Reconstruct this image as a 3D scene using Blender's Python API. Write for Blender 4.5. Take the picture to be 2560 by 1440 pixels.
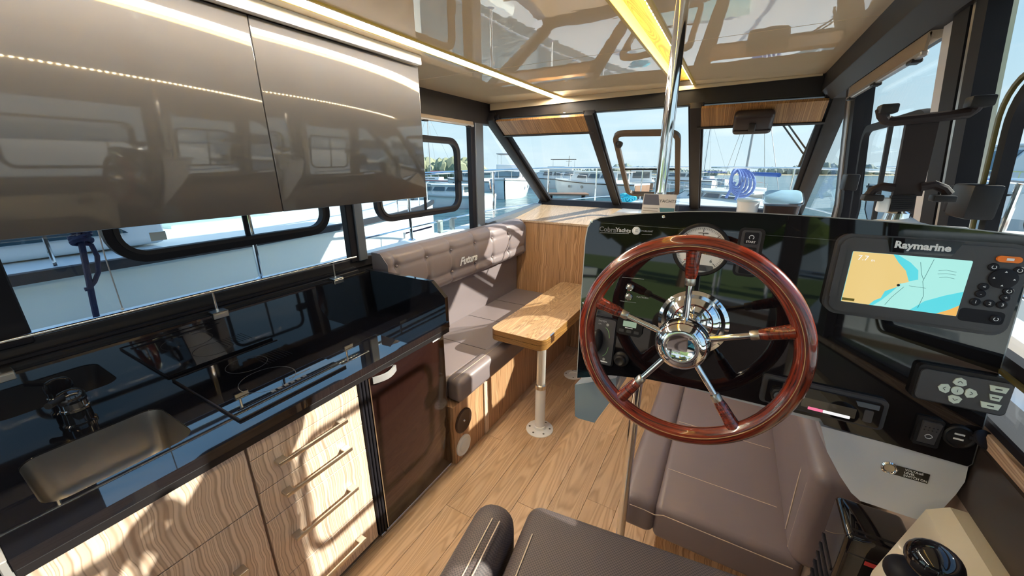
import bpy, bmesh, math, random
from mathutils import Vector as V, Matrix
random.seed(7)
for o in list(bpy.data.objects): bpy.data.objects.remove(o)
S = bpy.context.scene
COL = S.collection
R = math.radians
PI = math.pi

# ------------------------------------------------------------------ camera
F = 945.0; PITCH = R(18.0); YAW = R(29.66); EYE = V((0, 0, 1.6))
FW = V((-math.sin(YAW)*math.cos(PITCH), math.cos(YAW)*math.cos(PITCH), -math.sin(PITCH)))
RT = V((math.cos(YAW), math.sin(YAW), 0)); UP = RT.cross(FW)
cd = bpy.data.cameras.new('camera'); cd.sensor_width = 36; cd.lens = F/2560*36; cd.clip_start = .02; cd.clip_end = 3000
cam = bpy.data.objects.new('camera', cd); COL.objects.link(cam)
m = Matrix((RT, UP, -FW)).transposed().to_4x4(); m.translation = EYE; cam.matrix_world = m
S.camera = cam

# ------------------------------------------------------------------ world, sun, exposure
w = bpy.data.worlds.new('world'); S.world = w; w.use_nodes = True
nt = w.node_tree; nt.nodes.clear()
tc = nt.nodes.new('ShaderNodeTexCoord'); sp = nt.nodes.new('ShaderNodeSeparateXYZ'); rp = nt.nodes.new('ShaderNodeValToRGB')
nz = nt.nodes.new('ShaderNodeTexNoise'); mp = nt.nodes.new('ShaderNodeMapping'); mp.inputs['Scale'].default_value = (1.5, 1.5, 9)
nz.inputs['Scale'].default_value = 2.2; nz.inputs['Detail'].default_value = 5
mx = nt.nodes.new('ShaderNodeMix'); mx.data_type = 'RGBA'; mrg = nt.nodes.new('ShaderNodeMapRange')
bg = nt.nodes.new('ShaderNodeBackground'); wo = nt.nodes.new('ShaderNodeOutputWorld')
L = nt.links.new
L(tc.outputs['Generated'], sp.inputs[0]); L(sp.outputs['Z'], rp.inputs[0])
e = rp.color_ramp.elements; e[0].position = 0.0; e[0].color = (.60, .73, .80, 1); e[1].position = 1.0; e[1].color = (.10, .26, .60, 1)
a = rp.color_ramp.elements.new(.16); a.color = (.49, .68, .80, 1); a = rp.color_ramp.elements.new(.45); a.color = (.24, .48, .78, 1)
L(tc.outputs['Generated'], mp.inputs[0]); L(mp.outputs[0], nz.inputs['Vector'])
L(nz.outputs['Fac'], mrg.inputs['Value']); mrg.inputs['From Min'].default_value = .52; mrg.inputs['From Max'].default_value = .8; mrg.inputs['To Max'].default_value = .45
L(mrg.outputs[0], mx.inputs['Factor']); L(rp.outputs[0], mx.inputs['A']); mx.inputs['B'].default_value = (.9, .93, .95, 1)
L(mx.outputs['Result'], bg.inputs['Color']); bg.inputs['Strength'].default_value = .66; L(bg.outputs[0], wo.inputs[0])
SUN = V((1, .59, .66)).normalized()
sd = bpy.data.lights.new('sun', 'SUN'); sd.energy = 5.2; sd.angle = R(.6); sd.color = (1, .93, .80)
so = bpy.data.objects.new('sun', sd); COL.objects.link(so); so.rotation_euler = SUN.to_track_quat('Z', 'Y').to_euler()
so.location = (6, 5, 8)
vs = S.view_settings; vs.view_transform = 'Standard'; vs.look = 'None'; vs.gamma = 1; vs.use_curve_mapping = False; vs.exposure = 1.02

# ------------------------------------------------------------------ pixel helpers (a pixel is a direction; the plane gives the distance)
def ray(x, y): return FW*F + RT*(x-1280) + UP*(720-y)
def onZ(x, y, z): d = ray(x, y); return EYE + d*((z-EYE.z)/d.z)
def onX(x, y, X): d = ray(x, y); return EYE + d*((X-EYE.x)/d.x)
def onY(x, y, Y): d = ray(x, y); return EYE + d*((Y-EYE.y)/d.y)
def onP(x, y, p, n): d = ray(x, y); n = V(n); return EYE + d*(((V(p)-EYE).dot(n))/d.dot(n))

# ------------------------------------------------------------------ object helpers
def tag(o, label=None, cat=None, group=None, kind=None):
    if label: o['label'] = label
    if cat: o['category'] = cat
    if group: o['group'] = group
    if kind: o['kind'] = kind
    return o
def thing(name, loc=(0, 0, 0), label=None, cat=None, group=None, kind=None, parent=None, rz=0):
    o = bpy.data.objects.new(name, None); o.empty_display_size = .05; COL.objects.link(o)
    o.location = loc; o.rotation_euler = (0, 0, rz)
    if parent: o.parent = parent
    return tag(o, label, cat, group, kind)
def wloc(o):
    p = V(o.location)
    if o.parent: p = p + wloc(o.parent)
    return p
def link(name, me, mat, parent=None, ang=35, local=False, loc=None):
    me.name = name
    off = wloc(parent) if parent is not None else V(loc or (0, 0, 0))
    if not local and off.length > 0: me.transform(Matrix.Translation(-off))
    if ang:
        me.polygons.foreach_set('use_smooth', [True]*len(me.polygons))
        me.set_sharp_from_angle(angle=R(ang))
    me.materials.append(mat)
    o = bpy.data.objects.new(name, me); COL.objects.link(o)
    if parent is not None: o.parent = parent
    elif loc: o.location = loc
    return o
class MB:
    """collects shapes in one bmesh -> one mesh object"""
    def __init__(s): s.b = bmesh.new()
    def add(s, verts, faces):
        vs = [s.b.verts.new(v) for v in verts]
        for f in faces:
            try: s.b.faces.new([vs[i] for i in f])
            except ValueError: pass
        return vs
    def box(s, x0, x1, y0, y1, z0, z1, bev=0, seg=2, M=None):
        t = bmesh.new(); bmesh.ops.create_cube(t, size=1)
        for v in t.verts: v.co = V((x0+(x1-x0)*(v.co.x+.5), y0+(y1-y0)*(v.co.y+.5), z0+(z1-z0)*(v.co.z+.5)))
        if bev: bmesh.ops.bevel(t, geom=list(t.edges), offset=bev, segments=seg, profile=.5, affect='EDGES')
        s.merge(t, M); return s
    def merge(s, t, M=None):
        if M is not None: t.transform(M)
        me = bpy.data.meshes.new('t'); t.to_mesh(me); t.free(); s.b.from_mesh(me); bpy.data.meshes.remove(me)
    def obox(s, c, r, u, n, sx, sy, sz, bev=0, seg=2):
        """box centred at c with axes r,u,n and sizes sx,sy,sz"""
        M = Matrix((V(r).normalized(), V(u).normalized(), V(n).normalized())).transposed().to_4x4(); M.translation = V(c)
        return s.box(-sx/2, sx/2, -sy/2, sy/2, -sz/2, sz/2, bev, seg, M)
    def bar(s, p, q, w, d, up=(0, 0, 1), bev=0):
        p, q = V(p), V(q); t = (q-p); L_ = t.length; t.normalize(); n = V(up); n = (n - t*n.dot(t)).normalized(); r = t.cross(n)
        return s.obox((p+q)/2, t, r, n, L_, w, d, bev)
    def prism(s, pts, off):
        n = len(pts); off = V(off); p = [V(a) for a in pts]
        s.add(p+[a+off for a in p], [list(range(n))[::-1], list(range(n, 2*n))]+[[i, (i+1) % n, n+(i+1) % n, n+i] for i in range(n)]); return s
    def holed(s, outer, holes, z0, z1, f=None):
        """plate with holes in 2-D (u,v), thickness w z0..z1; f maps (u,v,w)->point"""
        f = f or (lambda u, v, w: V((u, v, w)))
        t = bmesh.new(); es = []
        for loop in [outer]+holes:
            vv = [t.verts.new((p[0], p[1], z0)) for p in loop]
            es += [t.edges.new((vv[i], vv[(i+1) % len(vv)])) for i in range(len(vv))]
        g = bmesh.ops.triangle_fill(t, edges=es, use_beauty=True)
        fs = [x for x in g['geom'] if isinstance(x, bmesh.types.BMFace)]
        ex = bmesh.ops.extrude_face_region(t, geom=fs)
        for x in ex['geom']:
            if isinstance(x, bmesh.types.BMVert): x.co.z = z1
        for v in t.verts: v.co = f(*v.co)
        bmesh.ops.recalc_face_normals(t, faces=t.faces); s.merge(t); return s
    def tube(s, path, r, seg=10, closed=False, cap=True):
        P = [V(p) for p in path]; n = len(P); rr = r if isinstance(r, (list, tuple)) else [r]*n
        prev = None; rings = []
        for i in range(n):
            if closed: t = P[(i+1) % n]-P[i-1]
            else: t = P[min(i+1, n-1)]-P[max(i-1, 0)]
            t.normalize()
            if prev is None:
                a = V((0, 0, 1)) if abs(t.z) < .9 else V((1, 0, 0))
            else: a = prev
            a = (a-t*a.dot(t)).normalized(); prev = a; b = t.cross(a)
            rings.append([s.b.verts.new(P[i]+(a*math.cos(2*PI*k/seg)+b*math.sin(2*PI*k/seg))*rr[i]) for k in range(seg)])
        for i in range(n if closed else n-1):
            A, B = rings[i], rings[(i+1) % n]
            sh = 0
            if closed and i == n-1:
                sh = min(range(seg), key=lambda q: (A[0].co-B[q].co).length)
            for k in range(seg):
                s.b.faces.new((A[k], A[(k+1) % seg], B[(k+1+sh) % seg], B[(k+sh) % seg]))
        if cap and not closed:
            s.b.faces.new(rings[0][::-1]); s.b.faces.new(rings[-1])
        return s
    def cyl(s, p, q, r, seg=20, r2=None): return s.tube([p, q], [r, r if r2 is None else r2], seg)
    def lathe(s, prof, c, axis=(0, 0, 1), seg=28):
        """prof: (radius, height) pairs"""
        ax = V(axis).normalized(); a = V((0, 0, 1)) if abs(ax.z) < .9 else V((1, 0, 0)); a = (a-ax*a.dot(ax)).normalized(); b = ax.cross(a); c = V(c)
        rings = []
        for r, h in prof:
            if r < 1e-6: rings.append([s.b.verts.new(c+ax*h)])
            else: rings.append([s.b.verts.new(c+ax*h+(a*math.cos(2*PI*k/seg)+b*math.sin(2*PI*k/seg))*r) for k in range(seg)])
        for A, B in zip(rings, rings[1:]):
            for k in range(seg):
                k2 = (k+1) % seg
                if len(A) == 1 and len(B) == 1: continue
                if len(A) == 1: s.b.faces.new((A[0], B[k2], B[k]))
                elif len(B) == 1: s.b.faces.new((A[k], A[k2], B[0]))
                else: s.b.faces.new((A[k], A[k2], B[k2], B[k]))
        for g in (rings[0], rings[-1]):
            if len(g) > 2:
                try: s.b.faces.new(g)
                except ValueError: pass
        return s
    def sweep(s, path, n, w, d, closed=True):
        """rectangular section (w across, d along normal n) swept round a flat path"""
        P = [V(p) for p in path]; n = V(n).normalized(); N = len(P); rings = []
        for i in range(N):
            t = (P[(i+1) % N]-P[i-1]) if closed else (P[min(i+1, N-1)]-P[max(i-1, 0)]); t.normalize(); sd = n.cross(t)
            rings.append([s.b.verts.new(P[i]+sd*a*w/2+n*b*d/2) for a, b in ((-1, -1), (1, -1), (1, 1), (-1, 1))])
        for i in range(N if closed else N-1):
            A, B = rings[i], rings[(i+1) % N]
            for k in range(4): s.b.faces.new((A[k], A[(k+1) % 4], B[(k+1) % 4], B[k]))
        if not closed: s.b.faces.new(rings[0][::-1]); s.b.faces.new(rings[-1])
        return s
    def ball(s, c, r, sub=2, sc=(1, 1, 1)):
        t = bmesh.new(); bmesh.ops.create_icosphere(t, subdivisions=sub, radius=r)
        for v in t.verts: v.co = V((v.co.x*sc[0], v.co.y*sc[1], v.co.z*sc[2]))+V(c)
        s.merge(t); return s
    def grid(s, f, nu, nv):
        """f(i/nu, j/nv) -> point"""
        g = [[s.b.verts.new(f(i/nu, j/nv)) for j in range(nv+1)] for i in range(nu+1)]
        for i in range(nu):
            for j in range(nv): s.b.faces.new((g[i][j], g[i+1][j], g[i+1][j+1], g[i][j+1]))
        return s
    def build(s, name, mat, parent=None, ang=35, loc=None):
        bmesh.ops.recalc_face_normals(s.b, faces=s.b.faces)
        me = bpy.data.meshes.new(name); s.b.to_mesh(me); s.b.free(); return link(name, me, mat, parent, ang, loc=loc)
def rr(u0, u1, v0, v1, r, seg=6):
    out = []
    for cx, cy, a0 in ((u1-r, v1-r, 0), (u0+r, v1-r, 90), (u0+r, v0+r, 180), (u1-r, v0+r, 270)):
        for k in range(seg+1): a = R(a0+90*k/seg); out.append((cx+r*math.cos(a), cy+r*math.sin(a)))
    return out
def roundpoly(P, r, seg=5):
    """round the corners of a flat 3-D polygon"""
    P = [V(p) for p in P]; out = []; n = len(P)
    for i in range(n):
        a, b, c = P[i-1], P[i], P[(i+1) % n]; d1 = (a-b); d2 = (c-b); q = min(r, d1.length*.45, d2.length*.45)
        p0 = b+d1.normalized()*q; p1 = b+d2.normalized()*q
        for k in range(seg+1):
            t = k/seg; out.append(p0*(1-t)**2+b*2*t*(1-t)+p1*t*t)
    return out
def text(body, size, c, right, up, mat, parent, name='lettering', ext=.0004, align='CENTER', shear=0, bold=0, spacing=1):
    cu = bpy.data.curves.new('txt', 'FONT'); cu.body = body; cu.size = size; cu.align_x = align; cu.align_y = 'CENTER'
    cu.extrude = ext; cu.shear = shear; cu.offset = bold; cu.space_character = spacing; cu.resolution_u = 2
    t = bpy.data.objects.new('txt', cu); COL.objects.link(t)
    me = bpy.data.meshes.new_from_object(t); bpy.data.objects.remove(t); bpy.data.curves.remove(cu)
    r = V(right).normalized(); u = V(up); u = (u-r*u.dot(r)).normalized(); n = r.cross(u)
    M = Matrix((r, u, n)).transposed().to_4x4(); M.translation = V(c); me.transform(M)
    return link(name, me, mat, parent, ang=0)

# ------------------------------------------------------------------ materials
def newmat(name):
    mt = bpy.data.materials.new(name); mt.use_nodes = True; return mt, mt.node_tree, mt.node_tree.nodes['Principled BSDF']
def mat(name, c, rough=.5, metal=0, coat=0, ior=1.5, bump=0, bscale=200, emit=None, estr=0, spec=.5, var=0, vscale=3, coatr=.03, bdetail=2):
    mt, t, b = newmat(name); b.inputs['Base Color'].default_value = (*c, 1); b.inputs['Roughness'].default_value = rough
    b.inputs['Metallic'].default_value = metal; b.inputs['Coat Weight'].default_value = coat; b.inputs['Coat Roughness'].default_value = coatr
    b.inputs['IOR'].default_value = ior; b.inputs['Specular IOR Level'].default_value = spec
    if emit: b.inputs['Emission Color'].default_value = (*emit, 1); b.inputs['Emission Strength'].default_value = estr
    N = t.nodes.new; K = t.links.new
    tcx = N('ShaderNodeTexCoord')
    if var:
        n = N('ShaderNodeTexNoise'); n.inputs['Scale'].default_value = vscale; n.inputs['Detail'].default_value = 4; K(tcx.outputs['Object'], n.inputs['Vector'])
        h = N('ShaderNodeHueSaturation'); h.inputs['Color'].default_value = (*c, 1); mr = N('ShaderNodeMapRange')
        mr.inputs['To Min'].default_value = 1-var; mr.inputs['To Max'].default_value = 1+var; K(n.outputs['Fac'], mr.inputs['Value']); K(mr.outputs[0], h.inputs['Value']); K(h.outputs[0], b.inputs['Base Color'])
    if bump:
        n = N('ShaderNodeTexNoise'); n.inputs['Scale'].default_value = bscale; n.inputs['Detail'].default_value = bdetail; K(tcx.outputs['Object'], n.inputs['Vector'])
        bm = N('ShaderNodeBump'); bm.inputs['Strength'].default_value = bump; bm.inputs['Distance'].default_value = .002; K(n.outputs['Fac'], bm.inputs['Height']); K(bm.outputs[0], b.inputs['Normal'])
    return mt
def grain(name, stops, sc, rough=.4, coat=0, rnd=False, fine=(.9, 1.08), bump=.05, warp=0, wsc=(3, 3, 3)):
    """wood: contour lines of a noise stretched along the grain; sc = noise frequency per axis"""
    mt, t, b = newmat(name); N = t.nodes.new; K = t.links.new
    tcx = N('ShaderNodeTexCoord')
    def dot(vec):
        d_ = N('ShaderNodeVectorMath'); d_.operation = 'DOT_PRODUCT'; K(tcx.outputs['Object'], d_.inputs[0]); d_.inputs[1].default_value = vec; return d_.outputs['Value']
    u_ = dot([c_ if c_ > 3 else 0 for c_ in sc]); v_ = dot([c_ if c_ <= 3 else 0 for c_ in sc])     # across / along the grain
    if warp:
        cw = N('ShaderNodeCombineXYZ'); K(dot([w_ if c_ <= 3 else 0 for c_, w_ in zip(sc, wsc)]), cw.inputs[0]); K(dot([w_ if c_ > 3 else 0 for c_, w_ in zip(sc, wsc)]), cw.inputs[1])
        wn = N('ShaderNodeTexNoise'); wn.inputs['Scale'].default_value = 1; wn.inputs['Detail'].default_value = 2; K(cw.outputs[0], wn.inputs['Vector'])
        ma = N('ShaderNodeMath'); ma.operation = 'MULTIPLY_ADD'; K(wn.outputs['Fac'], ma.inputs[0]); ma.inputs[1].default_value = warp*2; K(u_, ma.inputs[2]); u_ = ma.outputs[0]
    cx_ = N('ShaderNodeCombineXYZ'); K(u_, cx_.inputs[0]); K(v_, cx_.inputs[1]); src = cx_.outputs[0]
    if rnd:
        oi = N('ShaderNodeObjectInfo'); ad = N('ShaderNodeVectorMath'); ad.operation = 'ADD'; ml = N('ShaderNodeVectorMath'); ml.operation = 'SCALE'; ml.inputs[0].default_value = (37, 53, 71)
        K(oi.outputs['Random'], ml.inputs['Scale']); K(src, ad.inputs[0]); K(ml.outputs[0], ad.inputs[1]); src = ad.outputs[0]
    n = N('ShaderNodeTexNoise'); n.inputs['Scale'].default_value = 1; n.inputs['Detail'].default_value = 1.2; n.inputs['Roughness'].default_value = .4; K(src, n.inputs['Vector'])
    r_ = N('ShaderNodeValToRGB'); K(n.outputs['Fac'], r_.inputs[0]); el = r_.color_ramp.elements
    el[0].position, el[0].color = stops[0][0], (*stops[0][1], 1); el[1].position, el[1].color = stops[-1][0], (*stops[-1][1], 1)
    for p_, c_ in stops[1:-1]: x = el.new(p_); x.color = (*c_, 1)
    f = N('ShaderNodeTexNoise'); f.inputs['Scale'].default_value = 9; f.inputs['Detail'].default_value = 3; K(src, f.inputs['Vector'])
    mr = N('ShaderNodeMapRange'); mr.inputs['From Min'].default_value = .3; mr.inputs['From Max'].default_value = .7; mr.inputs['To Min'].default_value = fine[0]; mr.inputs['To Max'].default_value = fine[1]; K(f.outputs['Fac'], mr.inputs['Value'])
    h = N('ShaderNodeHueSaturation'); K(r_.outputs[0], h.inputs['Color'])
    if rnd:
        mu = N('ShaderNodeMath'); mu.operation = 'MULTIPLY'; m2 = N('ShaderNodeMapRange'); m2.inputs['To Min'].default_value = .88; m2.inputs['To Max'].default_value = 1.1
        K(oi.outputs['Random'], m2.inputs['Value']); K(mr.outputs[0], mu.inputs[0]); K(m2.outputs[0], mu.inputs[1]); K(mu.outputs[0], h.inputs['Value'])
    else: K(mr.outputs[0], h.inputs['Value'])
    K(h.outputs[0], b.inputs['Base Color']); b.inputs['Roughness'].default_value = rough; b.inputs['Coat Weight'].default_value = coat; b.inputs['Coat Roughness'].default_value = .04
    if bump:
        bm = N('ShaderNodeBump'); bm.inputs['Strength'].default_value = bump; bm.inputs['Distance'].default_value = .002; K(f.outputs['Fac'], bm.inputs['Height']); K(bm.outputs[0], b.inputs['Normal'])
    return mt
def lines(base, mid, dark, pos, w=.008):
    out = [(0, base)]
    for i, p in enumerate(pos):
        out += [(p-w*1.6, base if i % 2 else mid), (p, dark), (p+w, mid if i % 2 else base)]
    out.append((1, mid)); return out
A1, A2, A3 = (.78, .61, .48), (.67, .505, .385), (.40, .27, .19)
zp = [.30, .36, .405, .45, .49, .53, .575, .62, .68]
M_zebY = grain('olive_veneer_fronts', lines(A1, A2, A3, zp, .007), (17, 17, .25), .33, warp=.6, wsc=(1.3, 1.3, 5))
B1, B2, B3 = (.56, .33, .18), (.46, .26, .13), (.24, .12, .055)
M_zebW = grain('zebrano_veneer', lines(B1, B2, B3, zp, .010), (26, 26, .3), .33, warp=.5, wsc=(.5, .5, 6))
M_pelmet = grain('zebrano_pelmet', lines((.46, .25, .10), (.36, .18, .07), (.17, .08, .03), zp, .010), (30, .8, .8), .35, warp=.8, wsc=(4, 8, 8))
M_shelf = grain('oak_shelf', lines((.60, .44, .30), (.54, .38, .25), (.42, .28, .17), zp, .01), (14, 1.2, 14), .3)
M_table = grain('zebrano_table', lines((.56, .37, .20), (.48, .30, .155), (.27, .15, .07), zp, .012), (22, 1.6, 22), .32, coat=.2)
M_tedge = grain('zebrano_table_edge', lines((.42, .22, .06), (.32, .16, .045), (.14, .06, .02), zp, .014), (5, 5, 40), .35)
M_floor = grain('oak_floor', lines((.60, .415, .27), (.555, .375, .24), (.43, .285, .175), zp, .012), (10, .75, 10), .36, rnd=True, fine=(.92, 1.06), bump=.03)
mt_, t_, b_ = newmat('mahogany_varnish'); N_ = t_.nodes.new; K_ = t_.links.new; M_mahog = mt_
c0 = N_('ShaderNodeTexCoord'); c1 = N_('ShaderNodeSeparateXYZ'); K_(c0.outputs['Object'], c1.inputs[0])
def mth(op, a_, b__=None):
    n_ = N_('ShaderNodeMath'); n_.operation = op
    for k_, v_ in enumerate((a_, b__)):
        if v_ is None: continue
        if isinstance(v_, (int, float)): n_.inputs[k_].default_value = v_
        else: K_(v_, n_.inputs[k_])
    return n_.outputs[0]
rad_ = mth('SQRT', mth('ADD', mth('MULTIPLY', c1.outputs[0], c1.outputs[0]), mth('MULTIPLY', c1.outputs[2], c1.outputs[2]))); ang_ = mth('ARCTAN2', c1.outputs[2], c1.outputs[0])
cv = N_('ShaderNodeCombineXYZ'); K_(mth('MULTIPLY', rad_, 260.), cv.inputs[0]); K_(mth('MULTIPLY', c1.outputs[1], 260.), cv.inputs[1]); K_(mth('MULTIPLY', ang_, 2.2), cv.inputs[2])
nn = N_('ShaderNodeTexNoise'); nn.inputs['Scale'].default_value = 1; nn.inputs['Detail'].default_value = 3; K_(cv.outputs[0], nn.inputs['Vector'])
rm = N_('ShaderNodeValToRGB'); K_(nn.outputs['Fac'], rm.inputs[0]); rm.color_ramp.elements[0].position = .32; rm.color_ramp.elements[0].color = (.045, .006, .003, 1); rm.color_ramp.elements[1].position = .66; rm.color_ramp.elements[1].color = (.25, .027, .008, 1)
K_(rm.outputs[0], b_.inputs['Base Color']); b_.inputs['Roughness'].default_value = .22; b_.inputs['Coat Weight'].default_value = 1; b_.inputs['Coat Roughness'].default_value = .03
M_cab = mat('grey_lacquer', (.066, .066, .071), .05, coat=.3, ior=1.5, bump=.008, bscale=7)
M_ceil = mat('cream_gloss_ceiling', (.97, .82, .58), .012, coat=0, ior=1.95, coatr=.004, bump=.11, bscale=11, bdetail=2)
M_ceil_edge = mat('ceiling_edge', (.80, .66, .45), .25)
M_white = mat('white_lacquer', (.78, .77, .74), .25, coat=.3)
M_frame = mat('anthracite_frame', (.026, .023, .024), .5, spec=.3, bump=.05, bscale=400)
M_framel = mat('grey_blue_frame', (.13, .15, .18), .35, metal=.3)
M_silver = mat('silver_jamb', (.42, .41, .41), .35, metal=.4)
M_rubber = mat('black_rubber', (.010, .009, .013), .55, spec=.25)
M_black = mat('black_gloss', (.006, .005, .006), .03, coat=0, ior=1.65)
M_blackp = mat('black_plastic', (.014, .012, .013), .45, spec=.3, bump=.05, bscale=900)
M_greyp = mat('charcoal_plastic', (.055, .052, .058), .42, bump=.04, bscale=900)
M_stone = mat('black_stone', (.008, .008, .011), .035, coat=1, ior=1.7, coatr=.015)
M_hob = mat('hob_glass', (.004, .004, .006), .02, coat=1, ior=1.7, coatr=.008)
M_chrome = mat('chrome', (.85, .85, .86), .06, metal=1)
M_steel = mat('brushed_steel', (.36, .34, .32), .32, metal=1, bump=.06, bscale=120)
M_satin = mat('satin_nickel', (.62, .58, .52), .28, metal=1)
M_leather = mat('taupe_leather', (.21, .172, .178), .40, bump=.14, bscale=350, var=.08)
M_leather2 = mat('taupe_leather_bench', (.185, .142, .146), .38, bump=.14, bscale=350, var=.06)
M_beigel = mat('beige_liner', (.44, .33, .26), .55, bump=.1, bscale=300)
M_thread = mat('cream_thread', (.60, .47, .36), .8)
M_logo = mat('white_print', (.85, .85, .85), .5)
M_plasw = mat('white_plastic', (.80, .80, .80), .35)
M_alu = mat('grey_aluminium_post', (.62, .61, .58), .35, metal=.6)
M_cream = mat('cream_gelcoat', (.78, .68, .52), .25, coat=.4)
M_gel = mat('white_gelcoat', (.80, .81, .80), .22, coat=.5)
M_gelb = mat('shade_blue_gelcoat', (.84, .91, .92), .25, coat=.4)  # white gelcoat with the blue of sky-lit shade put into its colour
M_cons = mat('grey_gelcoat', (.64, .66, .72), .18, coat=.6)
M_fridge = mat('fridge_gloss', (.016, .006, .005), .08, coat=.2, ior=1.45)
M_shade = mat('roller_cloth', (.33, .25, .18), .85, bump=.5, bscale=500)
M_orange = mat('orange_button', (.90, .20, .01), .4)
M_green = mat('green_print', (.20, .42, .16), .5)
M_key = mat('key_white', (.66, .74, .66), .4)
M_navy = mat('navy_rope', (.015, .02, .07), .8, bump=.8, bscale=150)
M_blue = mat('blue_rope', (.12, .22, .52), .75, bump=.8, bscale=150)
M_teal = mat('teal_rope', (.02, .45, .62), .75, bump=.8, bscale=150)
M_teak = mat('teak', (.28, .16, .10), .6, var=.15)
M_red = mat('red_paint', (.62, .06, .06), .4)
M_bluec = mat('blue_canvas', (.05, .13, .42), .7)
M_bluelid = mat('blue_lid', (.32, .52, .66), .3)
M_coffee = mat('dark_contents', (.05, .02, .012), .5)
M_led = mat('led_diffuser', (1, .9, .5), .5, emit=(1, .94, .84), estr=66)
M_leddot = mat('led_chip', (1, .9, .5), .5, emit=(1, .88, .62), estr=45)
M_lch = mat('glow_yellow_channel', (.75, .55, .12), .35, emit=None)  # yellow LED glow is put into the channel's own colour
M_glowback = mat('glow_yellow_back', (.70, .47, .07), .35)  # channel back coloured with the LED's yellow glow
def weave(name, c1, c2, sc):
    mt, t, b = newmat(name); N = t.nodes.new; K = t.links.new
    tcx = N('ShaderNodeTexCoord'); ck = N('ShaderNodeTexChecker'); ck.inputs['Scale'].default_value = sc; ck.inputs['Color1'].default_value = (*c1, 1); ck.inputs['Color2'].default_value = (*c2, 1)
    K(tcx.outputs['Object'], ck.inputs['Vector']); K(ck.outputs['Color'], b.inputs['Base Color']); b.inputs['Roughness'].default_value = .62
    bm = N('ShaderNodeBump'); bm.inputs['Strength'].default_value = .6; bm.inputs['Distance'].default_value = .001; K(ck.outputs['Fac'], bm.inputs['Height']); K(bm.outputs[0], b.inputs['Normal']); return mt
M_weave = weave('woven_vinyl', (.105, .078, .076), (.05, .038, .041), 300)
def glassmat(name, tint, refl=1.0, ior=1.5):
    mt = bpy.data.materials.new(name); mt.use_nodes = True; t = mt.node_tree; t.nodes.clear(); N = t.nodes.new; K = t.links.new
    tr = N('ShaderNodeBsdfTransparent'); tr.inputs[0].default_value = (*tint, 1); g = N('ShaderNodeBsdfGlossy'); g.inputs['Roughness'].default_value = 0
    fr = N('ShaderNodeFresnel'); ge = N('ShaderNodeNewGeometry'); im = N('ShaderNodeMix'); im.inputs[2].default_value = ior; im.inputs[3].default_value = 1/ior; K(ge.outputs['Backfacing'], im.inputs[0]); K(im.outputs[0], fr.inputs['IOR']); mu = N('ShaderNodeMath'); mu.operation = 'MULTIPLY'; mu.inputs[1].default_value = refl
    mi = N('ShaderNodeMixShader'); o = N('ShaderNodeOutputMaterial'); K(fr.outputs[0], mu.inputs[0]); K(mu.outputs[0], mi.inputs[0]); K(tr.outputs[0], mi.inputs[1]); K(g.outputs[0], mi.inputs[2]); K(mi.outputs[0], o.inputs[0]); return mt
M_glass = glassmat('window_glass', (.955, .985, .985), .45)
M_glass2 = glassmat('clear_plastic', (.88, .92, .95), .8)
M_tint = mat('tinted_boat_glass', (.05, .09, .11), .05, coat=.6)
M_green_g = mat('green_boat_glass', (.38, .62, .58), .06, coat=.6)
def flat_emit(name, c, s=.5): return mat(name, tuple(x*.05 for x in c), .15, emit=c, estr=s)
M_sw = flat_emit('screen_water', (.40, .80, .74)); M_sw2 = flat_emit('screen_shallow', (.10, .66, .74)); M_sl = flat_emit('screen_land', (.80, .58, .22)); M_sl2 = flat_emit('screen_land_far', (.85, .45, .10))
M_st = flat_emit('screen_white', (.9, .9, .9)); M_sk = mat('screen_black', (.01, .01, .01), .3); M_pink = flat_emit('screen_pink', (.85, .18, .32)); M_lcd = flat_emit('lcd_green', (.18, .24, .17), .7); M_sline = mat('screen_line', (.05, .2, .22), .4)

# ================================================================== THE CABIN SHELL
XP, XS = -1.74, .46          # inner glass planes port / starboard
YA, YB = -1.25, 3.02         # aft opening, forward bulkhead
ZC = 2.04
# ---- floor of oak planks
floor = thing('floor', (0, 0, 0), kind='structure')
MB().box(XP, XS+.02, YA, YB, -.06, -.012).build('subfloor', M_blackp, floor)
PW_ = .148; rows = int(math.ceil((XS-XP)/PW_)); meshes = {}
for i in range(rows):
    x0 = XP+i*PW_; x1 = min(x0+PW_, XS+.02); y = YA-((i*.53) % 1.25)
    while y < YB:
        a, b = max(y, YA), min(y+1.25, YB)
        if b-a > .02:
            k = (round(x1-x0, 3), round(b-a, 3))
            if k not in meshes:
                t = MB().box(0, k[0]-.0012, 0, k[1]-.0012, -.012, 0, .0012, 1); bmesh.ops.recalc_face_normals(t.b, faces=t.b.faces)
                me = bpy.data.meshes.new('plank'); t.b.to_mesh(me); t.b.free(); me.materials.append(M_floor); meshes[k] = me
            o = bpy.data.objects.new('plank', meshes[k]); COL.objects.link(o); o.parent = floor; o.location = (x0, a, 0)
        y += 1.25
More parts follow.
